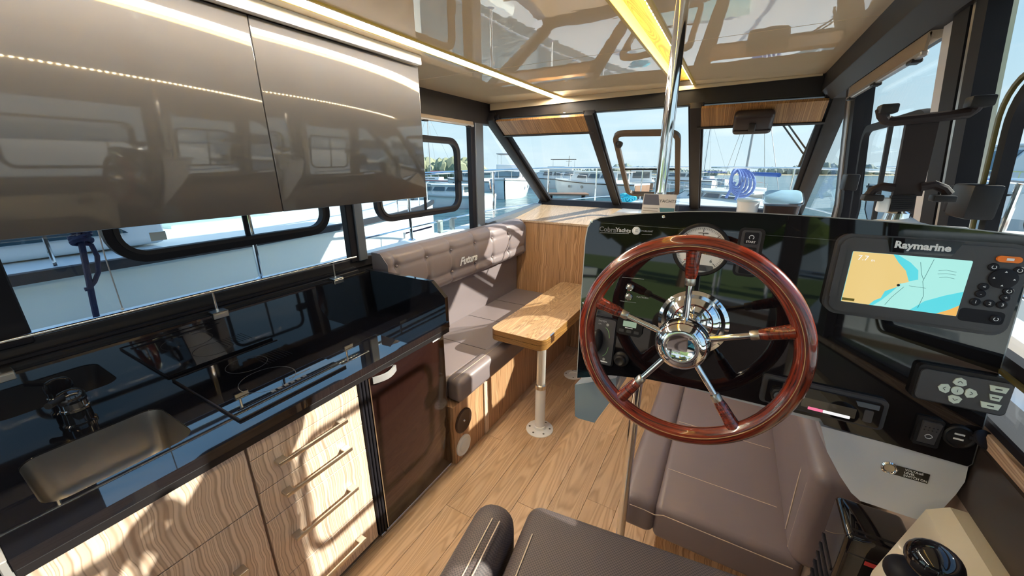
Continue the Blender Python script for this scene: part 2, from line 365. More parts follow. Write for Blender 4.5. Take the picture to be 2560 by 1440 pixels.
# ---- ceiling: gloss panels with a seam, two lit channels
ceil_ = thing('ceiling', (0, 0, ZC), kind='structure')
SX0, SX1 = -1.172, -1.106      # led channel
BX0, BX1 = -.385, -.285        # lit timber channel
YF = 2.74
for xa, xb in ((XP+.03, SX0), (SX1, BX0), (BX1, XS-.02)):
    for ya, yb in ((YA, 1.747), (1.75, YF)):
        MB().box(xa, xb, ya, yb, ZC, ZC+.02, .0015, 1).build('ceiling_panel', M_ceil, ceil_)
MB().box(XP-.25, XS+.2, YA-.35, YF+.60, ZC+.07, ZC+.15, .02, 2).build('roof_shell', M_gel, ceil_)  # front overhang is unseen, lengthened to shade part of the sofa back
MB().box(XP-.15, XS+.1, YA-3.2, YA-.06, ZC+.0, ZC+.05, .01, 2).build('unseen_canopy', M_rubber, ceil_)  # unseen dark canopy, added to blacken the upper reflection in the dash
MB().box(XP+.0, XS, YA, YF, ZC+.05, ZC+.07).build('deckhead', M_ceil_edge, ceil_)
for xa in (SX0, SX1, BX0, BX1): MB().box(xa-.006, xa+.006, YA, YF, ZC-.006, ZC+.05, .001, 1).build('channel_lip', M_lch, ceil_)
MB().box(SX0, SX1, YA, YF, ZC+.012, ZC+.05).build('channel_back', M_glowback, ceil_)
M_glowwood = grain('glow_yellow_wood', lines((.62, .43, .10), (.52, .34, .07), (.30, .17, .03), zp, .012), (20, 1.4, 20), .4)  # wood grain with the yellow LED glow mixed into its colours
MB().box(BX0, BX1, YA, YF, ZC+.034, ZC+.05).build('channel_lining', M_glowwood, ceil_)
# led lights (real lamps)
l1 = thing('led_strip_light', (SX0, YA, ZC), 'slim warm LED strip light in the ceiling beside the wall cabinets', 'light')
MB().box(SX0+.026, SX0+.040, YA+.02, YF-.01, ZC-.004, ZC+.018, .002, 2).build('diffuser', M_led, l1)
MB().box(SX0+.016, SX0+.052, YA+.02, YF-.01, ZC+.018, ZC+.034).build('profile', M_lch, l1)
l2 = thing('led_strip_light', (BX1, YA, ZC), 'warm dotted LED tape hidden in the timber-lined ceiling channel', 'light')
MB().box(BX1-.016, BX1-.007, YA+.02, YF-.01, ZC+.006, ZC+.024).build('tape', M_lch, l2)
q = MB()
for i in range(int((YF-YA)/.033)): y = YA+.04+i*.033; q.box(BX1-.020, BX1-.0155, y-.006, y+.006, ZC+.008, ZC+.022)
q.build('led_chip', M_leddot, l2, 0)['kind'] = 'stuff'
MB().prism([(XP+.05, YF-.095, 1.992), (XS-.16, YF-.095, 2.03), (XS-.16, YF-.095, ZC-.001), (XP+.05, YF-.095, ZC-.001)], (0, -.012, 0)).build('front_edge', M_ceil_edge, ceil_)
# ---- port wall
wp = thing('wall_port', (XP, 0, 0), kind='structure')
MB().box(XP-.05, XP-.006, YA, 3.55, -.06, 1.06).build('lining', M_frame, wp)
MB().box(XP-.05, XP+.004, YA, 2.6, 1.06, 1.115, .004, 1).build('sill', M_frame, wp)
MB().prism([(XP-.05, 2.6, 1.06), (XP-.05, 2.6, 1.15), (XP-.05, 3.62, 1.225), (XP-.05, 3.62, 1.1)], (.085, 0, 0)).build('sill', M_framel, wp)
MB().box(XP-.05, XP+.03, YA, YF, 1.895, ZC+.02, .004, 1).build('header', M_frame, wp)
MB().box(XP-.04, XP+.012, -.12, .185, 1.1, 1.9, .004, 1).build('post', M_rubber, wp)
for ya, yb in ((1.306, 1.392), (2.44, 2.575)):
    MB().box(XP-.04, XP+.025, ya+.03, yb, 1.1, 1.9, .004, 1).build('post', M_framel, wp)
    MB().box(XP-.03, XP+.014, ya-.012, ya+.034, 1.1, 1.9, .003, 1).build('post_seal', M_rubber, wp)
def portwin(n, y0, y1, z0, z1, inset, latch, div):
    wn = thing('window_%d' % n, (XP, (y0+y1)/2, z0), kind='structure')
    MB().box(XP-.028, XP-.022, y0, y1, z0, z1).build('pane', M_glass, wn)
    a, b, c, d = inset; f = lambda p: V((XP-.016, p[0], p[1]))
    P = [f(p) for p in rr(a, b, c, d, .085, 7)]
    MB().sweep(P, (1, 0, 0), .040, .030).build('inset_frame', M_rubber, wn)
    P2 = [V((XP-.004, p[0], p[1])) for p in rr(a+.012, b-.012, c+.012, d-.012, .075, 7)]
    MB().sweep(P2, (1, 0, 0), .014, .012).build('inset_bead', M_frame, wn)
    MB().box(XP-.024, XP-.010, div-.009, div+.009, c+.01, d-.01, .003, 1).build('sliding_stile', M_rubber, wn)
    if latch:
        MB().box(XP-.006, XP+.022, latch-.045, latch+.008, 1.49, 1.565, .006, 2).build('latch', M_blackp, wn)
    return wn
w1 = portwin(1, .17, 1.31, 1.11, 1.9, (.42, 1.195, 1.297, 1.78), None, .83)
w2 = portwin(2, 1.38, 2.45, 1.11, 1.9, (1.535, 2.29, 1.300, 1.760), 2.29, 1.93)
MB().box(XP-.014, XP-.012, .515, .56, 1.345, 1.375).build('glass_sticker', mat('sticker', (.62, .74, .78), .6), w1)
wt3 = thing('window_3', (XP, 2.6, 1.15), kind='structure')
MB().prism([(XP-.028, 2.575, 1.15), (XP-.028, 2.575, 1.93), (XP-.028, 2.64, 1.93), (XP-.028, 3.56, 1.225)], (.006, 0, 0)).build('pane', M_glass, wt3)
bc_ = thing('blind_cord', (XP+.03, .42, 1.13), 'thin blind cord hanging in front of the sink window', 'cord')
MB().tube([onX(236, 540, XP+.03), onX(262, 640, XP+.03), onX(306, 771, XP+.03)], .0018, 6).build('string', M_silver, bc_); MB().ball(onX(306, 772, XP+.03), .005, 2).build('toggle', M_plasw, bc_)
w4 = thing('window_4', (XP, -.6, 1.11), kind='structure'); MB().box(XP-.028, XP-.022, YA, -.12, 1.11, 1.9).build('pane', M_glass, w4)
# ---- starboard wall (leans in a little towards the top)
def SXz(z): return XS-.12*max(0, z-1.42)
ws_ = thing('wall_starboard', (XS, 0, 0), kind='structure')
def stb(y0, y1, z0, z1, t0, t1, mt, nm='post'):
    """panel on the leaning wall between offsets t0 (inside) and t1 (outside)"""
    q = MB(); zs = [z0]+([1.42] if z0 < 1.42 < z1 else [])+[z1]
    v = []
    for z in zs:
        for (y, t) in ((y0, t0), (y1, t0), (y1, t1), (y0, t1)): v.append((SXz(z)+t, y, z))
    fs = [[3, 2, 1, 0], [len(v)-4+i for i in range(4)]]
    for k in range(len(zs)-1):
        for i in range(4): fs.append([4*k+i, 4*k+(i+1) % 4, 4*k+4+(i+1) % 4, 4*k+4+i])
    q.add(v, fs); return q.build(nm, mt, ws_)
MB().box(XS+.0, XS+.06, YA, 3.62, -.06, 1.12).build('lining', M_beigel, ws_)
MB().box(XS-.012, XS+.0, YA, 3.0, 1.012, 1.128, .003, 1).build('dark_band', mat('brown_band', (.035, .024, .02), .3), ws_)
MB().box(XS-.018, XS+.06, YA, 2.5, 1.135, 1.158, .003, 1).build('sill', grain('walnut_sill', lines((.50, .36, .26), (.42, .28, .20), (.25, .15, .1), zp, .01), (22, 1.3, 22), .4), ws_)
MB().box(XS-.010, XS+.06, YA, 3.62, 1.158, 1.176, .003, 1).build('sill_frame', M_rubber, ws_)
MB().box(XS-.15, XS-.03, YA, YF, 1.955, ZC+.02, .004, 1).build('header', M_frame, ws_)
MB().prism([(XS-.15, YA, 1.955), (XS-.10, YA, 1.918), (XS-.035, YA, 1.918), (XS-.035, YA, 1.955)], (0, 2.66-YA, 0)).build('header_trim', M_frame, ws_)
stb(2.20, 2.27, 1.165, 1.93, -.03, .03, M_rubber); stb(2.27, 2.31, 1.165, 1.93, -.035, .035, M_silver, 'jamb'); stb(2.31, 2.38, 1.165, 1.93, -.03, .03, M_frame)
M_jamb = mat('pale_grey_jamb', (.66, .65, .68), .45)
stb(1.365, 1.44, 1.165, 1.93, -.02, .03, M_jamb, 'jamb'); stb(1.285, 1.36, 1.165, 1.93, -.03, .03, M_rubber); stb(1.262, 1.278, 1.165, 1.93, -.028, .03, M_satin, 'bead'); stb(1.211, 1.26, 1.165, 1.93, -.03, .004, M_rubber)
stb(-.35, -.22, 1.165, 1.93, -.03, .03, M_rubber)
def stbwin(n, y0, y1, inset, latch=None, div=None, fm=M_rubber):
    wn = thing('window_%d' % n, (XS, (y0+y1)/2, 1.2), kind='structure')
    q = MB(); v = []
    for t in (.004, .010):
        for y, z in ((y0, 1.17), (y1, 1.17), (y1, 1.42), (y1, 1.93), (y0, 1.93), (y0, 1.42)): v.append((SXz(z)+t, y, z))
    q.add(v, [[0, 1, 2, 5], [5, 2, 3, 4], [6, 11, 8, 7], [11, 10, 9, 8]]+[[i, (i+1) % 6, 6+(i+1) % 6, 6+i] for i in range(6)]); q.build('pane', M_glass, wn)
    if inset:
        a, b, c, d = inset; n_ = V((1, 0, .12)).normalized()
        P = [V((SXz(p[1])-.004, p[0], p[1])) for p in rr(a, b, c, d, .08, 7)]
        MB().sweep(P, n_, .024, .018).build('inset_frame', fm, wn)
        if div: MB().bar((SXz(c)-.004, div, c), (SXz(d)-.004, div, d), .014, .012, n_).build('sliding_stile', M_frame, wn)
    if latch:
        MB().box(SXz(1.53)-.055, SXz(1.53)-.012, latch-.03, latch+.055, 1.50, 1.565, .006, 2).build('latch', M_blackp, wn)
        MB().box(SXz(1.53)-.05, SXz(1.53)-.014, latch+.058, latch+.085, 1.505, 1.56, .004, 2).build('latch_catch', M_rubber, wn)
    return wn
stbwin(5, 1.44, 2.20, (1.47, 2.12, 1.28, 1.735), 2.10, 1.80)
M_olive = mat('olive_edge_highlight', (.16, .125, .04), .3, metal=.5)  # highlight on the dark frame's edge, coloured in as an olive strip
w6 = stbwin(6, -.22, 1.211, (.30, 1.106, 1.28, 1.74), 1.10, None, M_rubber)
MB().sweep([V((SXz(p[1])-.020, p[0], p[1])) for p in rr(.288, 1.118, 1.268, 1.752, .085, 7)], V((1, 0, .12)).normalized(), .007, .006).build('inset_bead', M_olive, w6)
stbwin(7, YA, -.35, None)
wt8 = thing('window_8', (XS, 2.4, 1.2), kind='structure')
MB().prism([(XS-.005, 2.38, 1.172), (XS-.05, 2.38, 1.92), (XS-.05, 2.66, 1.92), (XS-.005, 3.70, 1.172)], (.006, 0, 0)).build('pane', M_glass, wt8)
# ---- roller blinds
def blind(name, X, y0, y1, zt, zb, label, s, ztop_x=0):
    b = thing(name, (X, (y0+y1)/2, zb), label, 'blind')
    MB().cyl((X-s*.016, y0, zt-.02), (X-s*.016, y1, zt-.02), .017, 14).build('roll', M_shade, b)
    MB().box(X-.003, X+.003, y0, y1, zb+.012, zt-.02).build('cloth', M_shade, b)
    MB().box(X-.008, X+.008, y0, y1, zb, zb+.014, .003, 1).build('hem_bar', M_silver, b)
    for y in (y0+.06, (y0+y1)/2, y1-.06): MB().box(X-.012, X+.012, y-.02, y+.02, zb-.006, zb+.004, .002, 1).build('bar_clip', M_blackp, b)
blind('roller_blind', XP+.035, 1.41, 2.43, 1.905, 1.862, 'rolled-up brown roller blind above the port sofa window', 1)
blind('roller_blind', SXz(1.9)-.038, 1.46, 2.26, 1.935, 1.862, 'half-rolled brown roller blind on the leaning window by the tablet holder', -1)

# ---- windscreen
WP0 = V((0, 2.66, 1.93)); WN = V((0, .68, 1.04)).normalized()
def wsp(x, y): return onP(x, y, WP0, WN)
wf = thing('wall_forward', (-.63, YB, 0), kind='structure')
MB().box(XP-.03, XS+.04, YF-.09, YF-.02, 1.935, ZC+.03, .004, 1).build('header', M_frame, wf)
MB().prism([(XP-.02, 3.62, 1.205), (XP-.02, 3.72, 1.205), (XP-.02, 3.79, 1.262), (XP-.02, 3.68, 1.262)], (XS+.02-XP+.02, 0, 0)).build('sill_frame', M_frame, wf)
def wbar(p, q, w_, d_, nm, mt=M_frame):
    return MB().bar(p, q, w_, d_, WN, .003).build(nm, mt, wf)
tl, bl = wsp(1228, 296), wsp(1362, 512); tr, br = wsp(2122, 226), wsp(1988, 545)
def wsx(X, z): return V((X, WP0.y+(WP0.z-z)*WN.z/WN.y, z))
XL_t, XL_b, XR_t, XR_b = -1.69, -1.70, .40, .45
wbar(wsx(XL_t, 1.95), wsx(XL_b, 1.22), .075, .07, 'pillar'); wbar(wsx(XL_t+.055, 1.95), wsx(XL_b+.055, 1.24), .03, .03, 'pillar_seal', M_rubber)
wbar(wsx(XR_t, 1.95), wsx(XR_b, 1.22), .075, .07, 'pillar'); wbar(wsx(XR_t-.055, 1.95), wsx(XR_b-.055, 1.24), .03, .03, 'pillar_seal', M_rubber)
M1t, M1b = wsp(1474, 284), wsp(1543, 508); M2t, M2b = wsp(1741, 262), wsp(1737, 517)
x1t, x1b, x2t, x2b = M1t.x, M1b.x, M2t.x, M2b.x
for xt, xb in ((x1t, x1b), (x2t, x2b)):
    wbar(wsx(xt, 1.94), wsx(xb, 1.24), .062, .06, 'mullion'); wbar(wsx(xt+.036, 1.94), wsx(xb+.036, 1.25), .012, .03, 'mullion_seal', M_rubber); wbar(wsx(xt-.036, 1.94), wsx(xb-.036, 1.25), .012, .03, 'mullion_seal', M_rubber)
def wpane(n, xa, xb, xc, xd):
    wn = thing('window_%d' % n, wsx((xa+xb)/2, 1.25), kind='structure')
    MB().prism([wsx(xa, 1.94), wsx(xb, 1.94), wsx(xd, 1.24), wsx(xc, 1.24)], WN*.006).build('pane', M_glass, wn); return wn
wpane(9, XL_t+.03, x1t-.03, XL_b+.03, x1b-.03); w10 = wpane(10, x1t+.03, x2t-.03, x1b+.03, x2b-.03); w11 = wpane(11, x2t+.03, XR_t-.03, x2b+.03, XR_b-.03)
P = roundpoly([wsp(1537, 330), wsp(1696, 327), wsp(1694, 484), wsp(1572, 481)], .07)
MB().sweep([p-WN*.012 for p in P], WN, .034, .028).build('hatch_frame', mat('bronze_hatch_frame', (.085, .055, .035), .4), w10)
hl = wsp(1550, 352); MB().lathe([(0, .03), (.02, .028), (.026, .012), (.026, 0)], hl-WN*.02, -WN, 16).build('hatch_knob', M_blackp, w10)
MB().bar(wsp(1562, 421)-WN*.008, wsp(1694, 421)-WN*.008, .010, .008, WN).build('hatch_stay', M_rubber, w10)
# timber pelmets above the outer panes
for nm, xa, xb, xc, xd in (('trim_1', XL_t+.05, x1t-.03, XL_t+.05, x1t-.03+.012), ('trim_2', x2t+.03, XR_t-.05, x2t+.03, XR_t-.045)):
    t = thing(nm, wsx((xa+xb)/2, 1.85), kind='structure')
    MB().prism([wsx(xa, 1.937)-WN*.03, wsx(xb, 1.937)-WN*.03, wsx(xd, 1.850)-WN*.03, wsx(xc, 1.850)-WN*.03], WN*.018).build('veneer', M_pelmet, t)
    MB().bar(wsx(xc-.02, 1.845)-WN*.022, wsx(xd+.02, 1.845)-WN*.022, .016, .026, WN).build('edging', M_frame, t)
# wiper motor cover on the pelmet
vz = thing('wiper_motor_cover', wsx(.035, 1.83), 'dark brown wiper motor cover fixed over the veneered pelmet', 'cover')
c = wsx(.035, 1.878)-WN*.055; u_ = V((0, -WN.z, WN.y))
MB().obox(c, (1, 0, 0), u_, WN, .195, .165, .055, .022, 4).build('housing', mat('brown_plastic', (.030, .018, .018), .4), vz)
MB().obox(c-WN*.029-u_*.01, (1, 0, 0), u_, WN, .035, .075, .014, .006, 3).build('clip', M_blackp, vz)
MB().obox(c-WN*.028-u_*.035, (1, 0, 0), u_, WN, .185, .004, .004).build('joint_line', M_rubber, vz)
# forward bulkhead, dash shelf
MB().box(XP, -.22, YB, YB+.03, 0, 1.118).build('bulkhead_panel', M_zebW, wf)
MB().prism([(XP-.01, YB-.008, 1.118), (XP-.01, 3.66, 1.20), (-.22, 3.66, 1.20), (-.22, YB-.008, 1.118)], (0, 0, .016)).build('shelf_board', M_shelf, wf)
MB().box(-.22, XS-.02, 2.80, 2.83, 0, 1.17).build('bulkhead_panel', M_zebW, wf)
MB().prism([(-.22, 2.79, 1.17), (-.22, 3.66, 1.20), (XS-.02, 3.66, 1.20), (XS-.02, 2.79, 1.17)], (0, 0, .016)).build('shelf_board', M_shelf, wf)
MB().box(-.25, -.22, 2.80, YB+.03, 0, 1.14).build('bulkhead_return', M_zebW, wf)
# aft opening
wa = thing('wall_aft', (-.6, YA, 0), kind='structure')
for xa, xb in ((XP, XP+.22), (XS-.12, XS)): MB().box(xa, xb, YA-.05, YA, 0, ZC, .004, 1).build('jamb', M_frame, wa)
MB().box(XP, XS, YA-.05, YA, 1.93, ZC).build('header', M_frame, wa)

# ================================================================== GALLEY
ZT = .865
# ---- wall cabinets
for y0, y1, lab in ((-.15, .7135, 'glossy taupe-grey wall cabinet over the sink'), (.7165, 1.399, 'glossy taupe-grey wall cabinet reaching towards the sofa window')):
    c = thing('wall_cabinet', (XP+.02, (y0+y1)/2, 1.4565), lab, 'cabinet', 'wall cabinets above the galley')
    MB().box(XP+.035, -1.281, y0+.003, y1-.003, 1.460, 1.995, .002, 1).build('body', M_cab, c)
    MB().box(-1.279, -1.262, y0, y1, 1.4565, 2.002, .0025, 2).build('door', M_cab, c)
MB().box(-1.262, -1.232, YA+.3, 1.39, 2.004, ZC-.0005, .002, 1).build('trim_3', M_white, None, loc=(-1.3, .5, ZC-.012))['kind'] = 'structure'
# ---- worktop
wt = thing('worktop', (-1.4, .67, ZT-.03), 'black stone galley worktop with splashback and chamfered end panel', 'worktop')
hole = rr(-1.508, -1.238, .048, .338, .045, 6)
MB().holed([(-1.66, -.02), (-1.122, -.02), (-1.122, 1.345), (-1.66, 1.345)], [hole], ZT-.03, ZT).build('slab', M_stone, wt, 30)
MB().box(-1.69, -1.66, -.02, 1.345, ZT-.03, 1.055, .002, 1).build('splashback', M_stone, wt)
MB().prism([(-1.69, 1.345, ZT-.03), (-1.142, 1.345, ZT-.03), (-1.142, 1.345, .985), (-1.222, 1.345, 1.057), (-1.69, 1.345, 1.057)], (0, .022, 0)).build('end_panel', M_stone, wt)
MB().box(XP+.006, -1.688, -.02, 1.30, 1.03, 1.066, .003, 1).build('ledge', M_blackp, wt)
for x in (-1.728, -1.712): MB().box(x, x+.006, -.02, 1.30, 1.066, 1.078, .002, 1).build('ledge_rib', M_rubber, wt)
MB().box(-1.15, -1.124, -.02, 1.345, ZT-.055, ZT-.031, .002, 1).build('edge_strip', M_blackp, wt)
MB().box(-1.66, -1.125, -.034, -.021, .80, ZT, .002, 1).build('end_strip', M_silver, wt)
# ---- sink
sk = thing('sink', (-1.373, .193, .69), 'rectangular brushed steel sink let into the black worktop', 'sink')
def loop(in_, z, r): return [V((p[0], p[1], z)) for p in rr(-1.508+in_, -1.238-in_, .048+in_, .338-in_, r, 6)]
q = MB(); rings = []
for in_, z, r in ((.0005, ZT-.004, .045), (.004, ZT-.03, .045), (.012, .75, .045), (.02, .715, .045), (.045, .698, .05), (.09, .694, .045)):
    rings.append([q.b.verts.new(v) for v in loop(in_, z, r)])
for A, B in zip(rings, rings[1:]):
    for k in range(len(A)): q.b.faces.new((A[k], B[k], B[(k+1) % len(A)], A[(k+1) % len(A)]))
q.b.faces.new(rings[-1]); q.build('basin', M_steel, sk, 60)
MB().lathe([(0, .004), (.018, .004), (.022, .001), (.026, .002), (.026, -.004)], (-1.373, .193, .695), seg=20).build('drain', M_chrome, sk)
# ---- faucet
M_dkchrome = mat('black_chrome', (.03, .03, .035), .10, metal=.6, coat=.5)
fa = thing('faucet', (-1.598, .19, ZT), 'squat chrome fold-down tap with black cap behind the sink', 'tap')
MB().lathe([(.036, 0), (.036, .006), (.031, .010), (.030, .045), (.032, .048)], (-1.598, .19, ZT), seg=24).build('base', M_dkchrome, fa)
MB().lathe([(.0315, .049), (.0315, .056), (.029, .058), (.029, .075)], (-1.598, .19, ZT), seg=24).build('collar', M_chrome, fa)
MB().lathe([(.031, .076), (.031, .082), (.030, .096), (.024, .106), (.012, .111), (0, .112)], (-1.598, .19, ZT), seg=24).build('cap', M_dkchrome, fa)
MB().cyl((-1.585, .175, ZT+.10), (-1.545, .14, ZT+.105), .009, 12).build('spout', M_blackp, fa)
# ---- hob
hb = thing('hob', (-1.41, .615, ZT), 'black glass hob with thin cooking-zone rings set in the worktop', 'hob')
hx0, hx1, hy0, hy1 = -1.642, -1.186, .428, .80
MB().box(hx0, hx1, hy0, hy1, ZT+.0003, ZT+.005, .002, 1).build('glass_plate', M_hob, hb)
M_hline = mat('hob_print', (.085, .085, .09), .4)
for cx, cy, r in ((-1.35, .60, .088), (-1.53, .62, .068)):
    MB().sweep([V((cx+r*math.cos(a*PI/24), cy+r*math.sin(a*PI/24), ZT+.0052)) for a in range(48)], (0, 0, 1), .0015, .0003).build('zone_ring', M_hline, hb)
for (xa, xb, ya, yb) in ((hx1-.003, hx1+.002, hy0, hy1), (hx0-.002, hx0+.003, hy0, hy1), (hx0, hx1, hy0-.002, hy0+.003)): MB().box(xa, xb, ya, yb, ZT+.0004, ZT+.008, .001, 1).build('rim', M_rubber, hb)
for k, x in enumerate((-1.245, -1.232)): MB().box(x, x+.005, hy0+.02, hy1-.03-.04*k, ZT+.005, ZT+.0065).build('control_slot', M_rubber, hb)
for k in range(6): MB().box(-1.262+.004*0, -1.250, .56+.022*k, .574+.022*k, ZT+.005, ZT+.0054).build('touch_key', M_hline, hb)
MB().box(-1.29, -1.284, .64, .72, ZT+.005, ZT+.0053).build('maker_mark', M_hline, hb)
for k in range(9): MB().box(-1.56, -1.46, .66+.012*k, .662+.012*k, ZT+.005, ZT+.0053).build('vent_slit', M_rubber, hb)
# ---- fiddle rail
fr = thing('fiddle_rail', (-1.676, .6, 1.055), 'thin chrome fiddle rail on little posts along the window ledge', 'rail')
MB().cyl((-1.678, -.2, 1.140), (-1.678, 1.285, 1.140), .0065, 12).build('rod', M_chrome, fr)
for y in (.095, .625, 1.147):
    MB().cyl((-1.678, y, 1.056), (-1.678, y, 1.138), .0055, 12).build('post', M_chrome, fr)
    MB().box(-1.690, -1.648, y-.026, y+.026, 1.0555, 1.063, .002, 1).box(-1.6585, -1.649, y-.026, y+.026, 1.036, 1.0555, .002, 1).build('clamp', M_satin, fr)
# ---- base units
XF = -1.14
def handle(parent, y0, y1, z):
    h = MB(); h.box(XF+.026, XF+.034, y0, y1, z-.007, z+.007, .002, 2)
    for y in (y0, y1-.03): h.box(XF, XF+.028, y, y+.03, z-.006, z+.006, .002, 1)
    return h.build('handle', M_satin, parent)
dr = thing('drawer_unit', (-1.4, .604, 0), 'olive-wood drawer unit with four bar handles between sink cabinet and fridge', 'drawers')
MB().box(-1.62, XF-.019, .408, .803, .06, .805).build('carcass', M_zebY, dr)
MB().box(-1.60, XF-.05, .408, .803, .0, .06).build('plinth', M_rubber, dr)
for z0, z1, hz in ((.751, .808, None), (.625, .748, .703), (.505, .622, .578), (.245, .502, .388), (.03, .242, .120)):
    d = MB().box(XF-.018, XF, .410, .800, z0, z1, .0015, 1).build('drawer_front', M_zebY, dr)
    if hz: handle(d, .470, .722, hz)
sc = thing('sink_cabinet', (-1.4, .2, 0), 'olive-wood sink cabinet with one tall front over a lower front', 'cabinet')
MB().box(-1.62, XF-.019, .0, .402, .06, .69).build('carcass', M_zebY, sc); MB().box(-1.60, XF-.05, .0, .402, 0, .06).build('plinth', M_rubber, sc)
MB().box(XF-.018, XF, -.012, .402, .592, .808, .0015, 1).build('front', M_zebY, sc)
d = MB().box(XF-.018, XF, -.012, .402, .03, .588, .0015, 1).build('front', M_zebY, sc); handle(d, .09, .325, .425)
lk = thing('shade_block', (-1.45, -.3, 0), 'dark block added for the shade beyond the sink cabinet', 'shade_block')  # dark block put where the floor and wall aft lie in shade
MB().box(-1.70, -1.18, -.65, -.04, .02, .83, .01, 2).build('body', mat('shade_dark_block', (.06, .045, .045), .5), lk)
MB().box(-1.179, -1.165, -.64, -.05, .05, .80, .003, 1).build('door', mat('shade_dark_front', (.05, .04, .04), .4), lk)
# ---- fridge
fg = thing('fridge', (-1.4, 1.06, 0), 'dark glossy built-in fridge with a silver corner handle', 'fridge')
MB().box(-1.62, XF-.022, .812, 1.318, .012, .822, .003, 1).build('cabinet', M_blackp, fg)
MB().box(XF-.02, XF+.004, .852, 1.312, .022, .822, .003, 2).build('door', M_fridge, fg)
for k in range(3): MB().box(XF-.018, XF-.003+.004*k, .812+.0125*k, .823+.0125*k, .015, .826, .002, 1).build('side_fillet', M_rubber, fg)
MB().box(XF+.003, XF+.0065, .852, .857, .03, .80, .001, 1).build('door_trim', M_chrome, fg); MB().box(XF-.012, XF+.0065, .852, 1.312, .8225, .827, .001, 1).build('door_trim', M_chrome, fg)
MB().box(XF-.02, XF+.004, .815, 1.314, .006, .0205, .002, 1).build('bottom_rail', M_satin, fg)
hp = [V((XF+.010+.020*math.sin(PI*i/12), .868+.118*i/12, .786-.0*i)) for i in range(13)]
MB().sweep(hp, (0, 0, 1), .010, .026, closed=False).build('handle', mat('silver_plastic', (.55, .55, .56), .3, metal=.5), fg)
for k in range(7): MB().box(XF+.004, XF+.0046, 1.232+.0085*k, 1.2385+.0085*k, .795, .802).build('maker_mark', M_logo, fg)

# ================================================================== PORT SOFA
ps = thing('sofa', (-1.4, 2.1, 0), 'taupe leather port sofa with buttoned back and wooden base under the big windows', 'sofa', None)
ys0, ys1 = 1.372, 2.985
MB().box(-1.70, -1.12, ys0-.04, ys1, .0, .372, .002, 1).build('base', M_zebW, ps)
MB().box(-1.119, -1.112, 1.62, 1.66, .01, .368).build('base_joint', M_zebY, ps)
MB().box(-1.665, -1.19, ys0, ys1, .375, .495, .025, 4).build('seat_cushion', M_leather, ps)
MB().box(-1.20, -1.098, ys0, ys1, .372, .512, .032, 5).build('front_bolster', M_leather, ps)
MB().box(-1.69, -1.645, ys0, ys1, .47, .95, .012, 3).build('lower_back', M_leather, ps)
# buttoned back cushion
b1 = [onX(x, y, -1.545) for x, y in ((999, 671), (1074, 647), (1135, 627), (1194, 607), (1236, 594), (1277, 580))]
yb = [p.y for p in b1]; zr1 = sum(p.z for p in b1)/len(b1); b2 = [onX(x, y, -1.545) for x, y in ((1143, 680), (1197, 660), (1242, 637))]; zr2 = sum(p.z for p in b2)/3
yseam = [yb[0]-.26]+yb
zb0, zb1 = .835, 1.145; Y0, Y1 = 1.385, 2.99
def back(u, v):
    # v: 0 bottom-rear, front face, 1 top-rear
    y = Y0+(Y1-Y0)*u
    H = zb1-zb0; D = .13; prof = [(0, 0), (D-.03, 0), (D, .03), (D, H-.07), (D-.02, H-.025), (D-.07, H), (0, H)]
    ln = [0]
    for a_, b_ in zip(prof, prof[1:]): ln.append(ln[-1]+math.hypot(b_[0]-a_[0], b_[1]-a_[1]))
    s_ = v*ln[-1]
    for i in range(len(prof)-1):
        if s_ <= ln[i+1]+1e-9: break
    t_ = (s_-ln[i])/(ln[i+1]-ln[i]); d_ = prof[i][0]+(prof[i+1][0]-prof[i][0])*t_; z = zb0+prof[i][1]+(prof[i+1][1]-prof[i][1])*t_
    dip = 0
    if d_ > D*.5:
        for ys in yseam: dip += .009*math.exp(-((y-ys)/.012)**2)+.006*math.exp(-((y-ys)/.05)**2)
        for zs in (zr1, zr2): dip += (.006*math.exp(-((z-zs)/.010)**2)+.005*math.exp(-((z-zs)/.04)**2))
        for ys in yb:
            for zs in (zr1, zr2): dip += .014*math.exp(-(((y-ys)/.022)**2+((z-zs)/.022)**2))
    ed = min(u, 1-u)*(Y1-Y0); k = 1-.25*max(0, 1-ed/.05)**2
    return V((-1.68+max(0, d_-dip*(1 if d_ > D*.8 else .6))*k, y, z if d_ > .02 else z))
MB().grid(back, 220, 46).build('back_cushion', M_leather, ps, 80)
for yy in (Y0, Y1):
    MB().prism([(-1.68, yy, zb0), (-1.58, yy, zb0), (-1.56, yy, zb0+.03), (-1.56, yy, zb1-.06), (-1.61, yy, zb1-.003), (-1.68, yy, zb1-.003)], (0, .003 if yy == Y0 else -.003, 0)).build('cushion_end', M_leather, ps)
q = MB()
for ys in yb:
    for zs in (zr1, zr2): q = MB(); q.ball((-1.568, ys, zs), .009, 1); q.build('tuft_button', M_leather, ps, 80)
lg0, lg1 = onX(1147, 655, -1.55), onX(1194, 637, -1.55)
lc = (lg0+lg1)/2
text('Futura', .078, (-1.5475, lc.y, lc.z-.008), (0, 1, 0), (.12, 0, 1), M_logo, ps, 'lettering', .001, shear=.25, bold=.002)
# speaker and vent in the base
MB().lathe([(.072, 0), (.072, .006), (.066, .010), (.050, .007), (.03, .005), (0, .005)], (-1.12, 1.415, .243), (1, 0, 0), 30).build('speaker', mat('speaker_cone', (.035, .016, .012), .35), ps)
MB().ball((-1.114, 1.415, .243), .008, 2).build('speaker_dome', M_chrome, ps)
MB().lathe([(.062, 0), (.062, .008), (.054, .012), (.050, .006), (.038, .006), (.034, .012), (.012, .014), (0, .014)], (-1.12, 1.404, .084), (1, 0, 0), 30).build('air_vent', M_plasw, ps)
